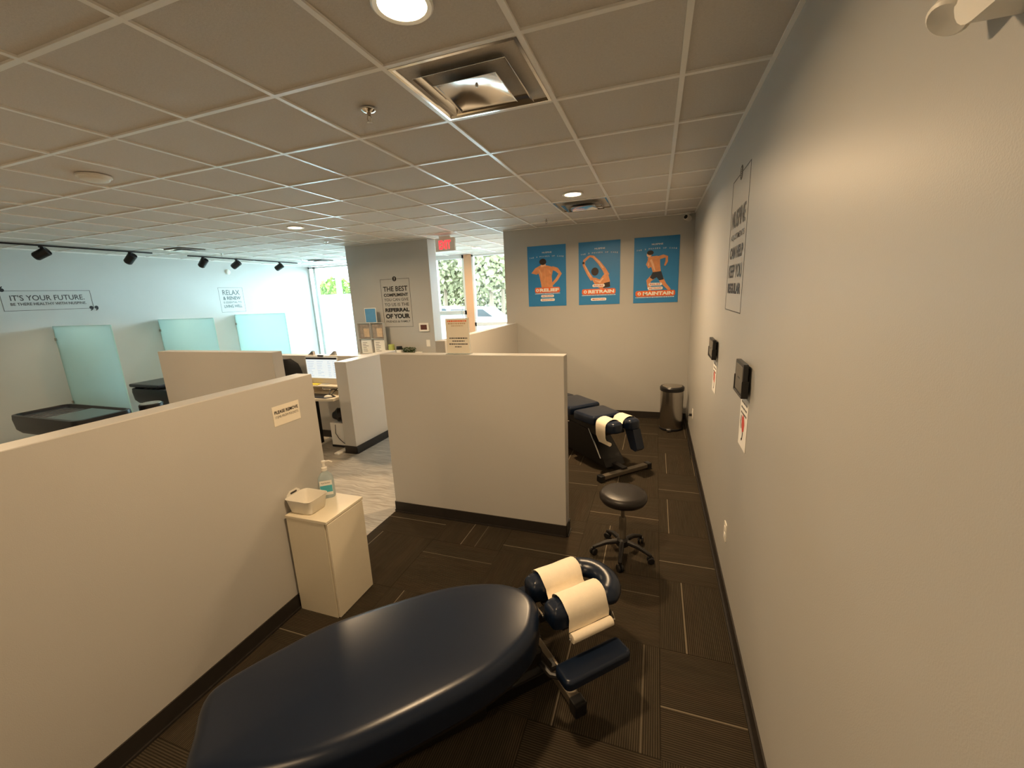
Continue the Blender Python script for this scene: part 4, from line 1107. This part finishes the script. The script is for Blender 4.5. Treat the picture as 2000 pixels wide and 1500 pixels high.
# ------------------------------------------------------------------ outside
tag(obj('ground', box((-60, YF+.12, -.12), (40, 70, -.06)), 'asphalt'), 'pale parking lot pavement outside the windows', 'pavement')['kind'] = 'structure'
def tree(x, y, h, r_, m, label, seed, n=900, ls=.16):
    t = thing('tree', label, 'tree', (x, y, -.06))
    obj('trunk', tube([(0, 0, 0), (.05, .02, h*.45), (-.05, 0, h*.8)], [.16, .11, .05], 10), 'bark', t, True)
    bm = bmesh.new(); r = random.Random(seed)
    for k in range(n):
        d = V(r.gauss(0, 1), r.gauss(0, 1), r.gauss(0, 1)).normalized()*(r.random()**.45)
        c = V(d.x*r_, d.y*r_, h*.68+d.z*h*.36)
        a = V(r.gauss(0, 1), r.gauss(0, 1), r.gauss(0, 1)).normalized(); b = a.cross(V(r.gauss(0, 1), 1, r.gauss(0, 1))).normalized()
        s = ls*r.uniform(.6, 1.3)
        bm.faces.new([bm.verts.new(p) for p in (c-a*s, c+b*s*.6, c+a*s, c-b*s*.6)])
    me = bpy.data.meshes.new('foliage'); bm.to_mesh(me); bm.free(); me.materials.append(M[m]); o = bpy.data.objects.new('foliage', me); COL.objects.link(o); o.parent = t
tree(-24.5, 27.5, 3.7, 1.5, 'leaf', 'bright green tree seen through the narrow left window', 1, 1400, .2)
tree(-21.0, 30.0, 3.0, 1.6, 'leaf2', 'small pale tree beyond the wide storefront window', 2, 900, .2)
tree(-9.6, 24.0, 6.6, 1.9, 'leaf2', 'tall pale tree seen through the right entry window', 3, 3200, .22)
tree(-11.4, 31.0, 8.4, 2.0, 'leaf2', 'farther pale tree at the left of the right entry window', 5, 3200, .24)
tree(-14.6, 27.5, 7.4, 2.2, 'leaf2', 'broad pale tree seen through the left entry window', 4, 3200, .24)
bm = bmesh.new(); rr = random.Random(21)
for k in range(9000):
    c = V(rr.uniform(-24, -5), 36+rr.uniform(-.6, .6), 4.2*rr.random()**.8+.3*math.sin(k)); a = V(rr.gauss(0, 1), rr.gauss(0, 1), rr.gauss(0, 1)).normalized()*.26; b = a.cross(V(rr.gauss(0, 1), 1, rr.gauss(0, 1))).normalized()*.17
    bm.faces.new([bm.verts.new(p) for p in (c-a, c+b, c+a, c-b)])
me = bpy.data.meshes.new('hedge'); bm.to_mesh(me); bm.free(); me.materials.append(M['leaf2']); o = bpy.data.objects.new('hedge', me); COL.objects.link(o)
tag(o, 'long pale hedge along the far side of the parking lot', 'hedge'); o['kind'] = 'stuff'
tag(obj('lamp_post', lathe([(.16, 0), (.12, .1), (.10, 9), (0, 9)], n=14), 'pole', None, True, loc=(-12.4, 14.2, -.06)), 'grey-green post outside the wide storefront window', 'post')
def car(x, y, m, label, rz):
    t = thing('car', label, 'car', (x, y, -.06), rz)
    side = [(-2.2, .35), (2.2, .35), (2.25, .75), (1.9, .95), (1.1, 1.02), (.55, 1.45), (-1.1, 1.5), (-1.75, 1.05), (-2.2, .98)]
    bm = prism(side, -.85, .85); bmesh.ops.transform(bm, matrix=Matrix.Rotation(math.pi/2, 4, 'X'), verts=bm.verts); obj('body', bm, m, t)
    for s in (-1, 1):
        bm = prism([(-1.45, 1.05), (.95, 1.04), (.5, 1.38), (-1.05, 1.42)], -.01, .01); bmesh.ops.transform(bm, matrix=Matrix.Translation((0, s*.855, 0)) @ Matrix.Rotation(math.pi/2, 4, 'X'), verts=bm.verts); obj('side_window', bm, 'blackp', t)
        for xx in (-1.4, 1.4): obj('wheel', lathe([(0, -.11), (.30, -.11), (.33, -.08), (.33, .08), (.30, .11), (0, .11)], (0, 0, 0), 20, 'Y'), 'tyre', t, True, loc=(xx, s*.78, .33))
car(-8.1, 18.5, 'car', 'pale parked car seen through the right entry window', .1)
car(-11.6, 21.5, 'car', 'pale parked car seen through the left entry window', .05)

bpy.context.view_layer.update()
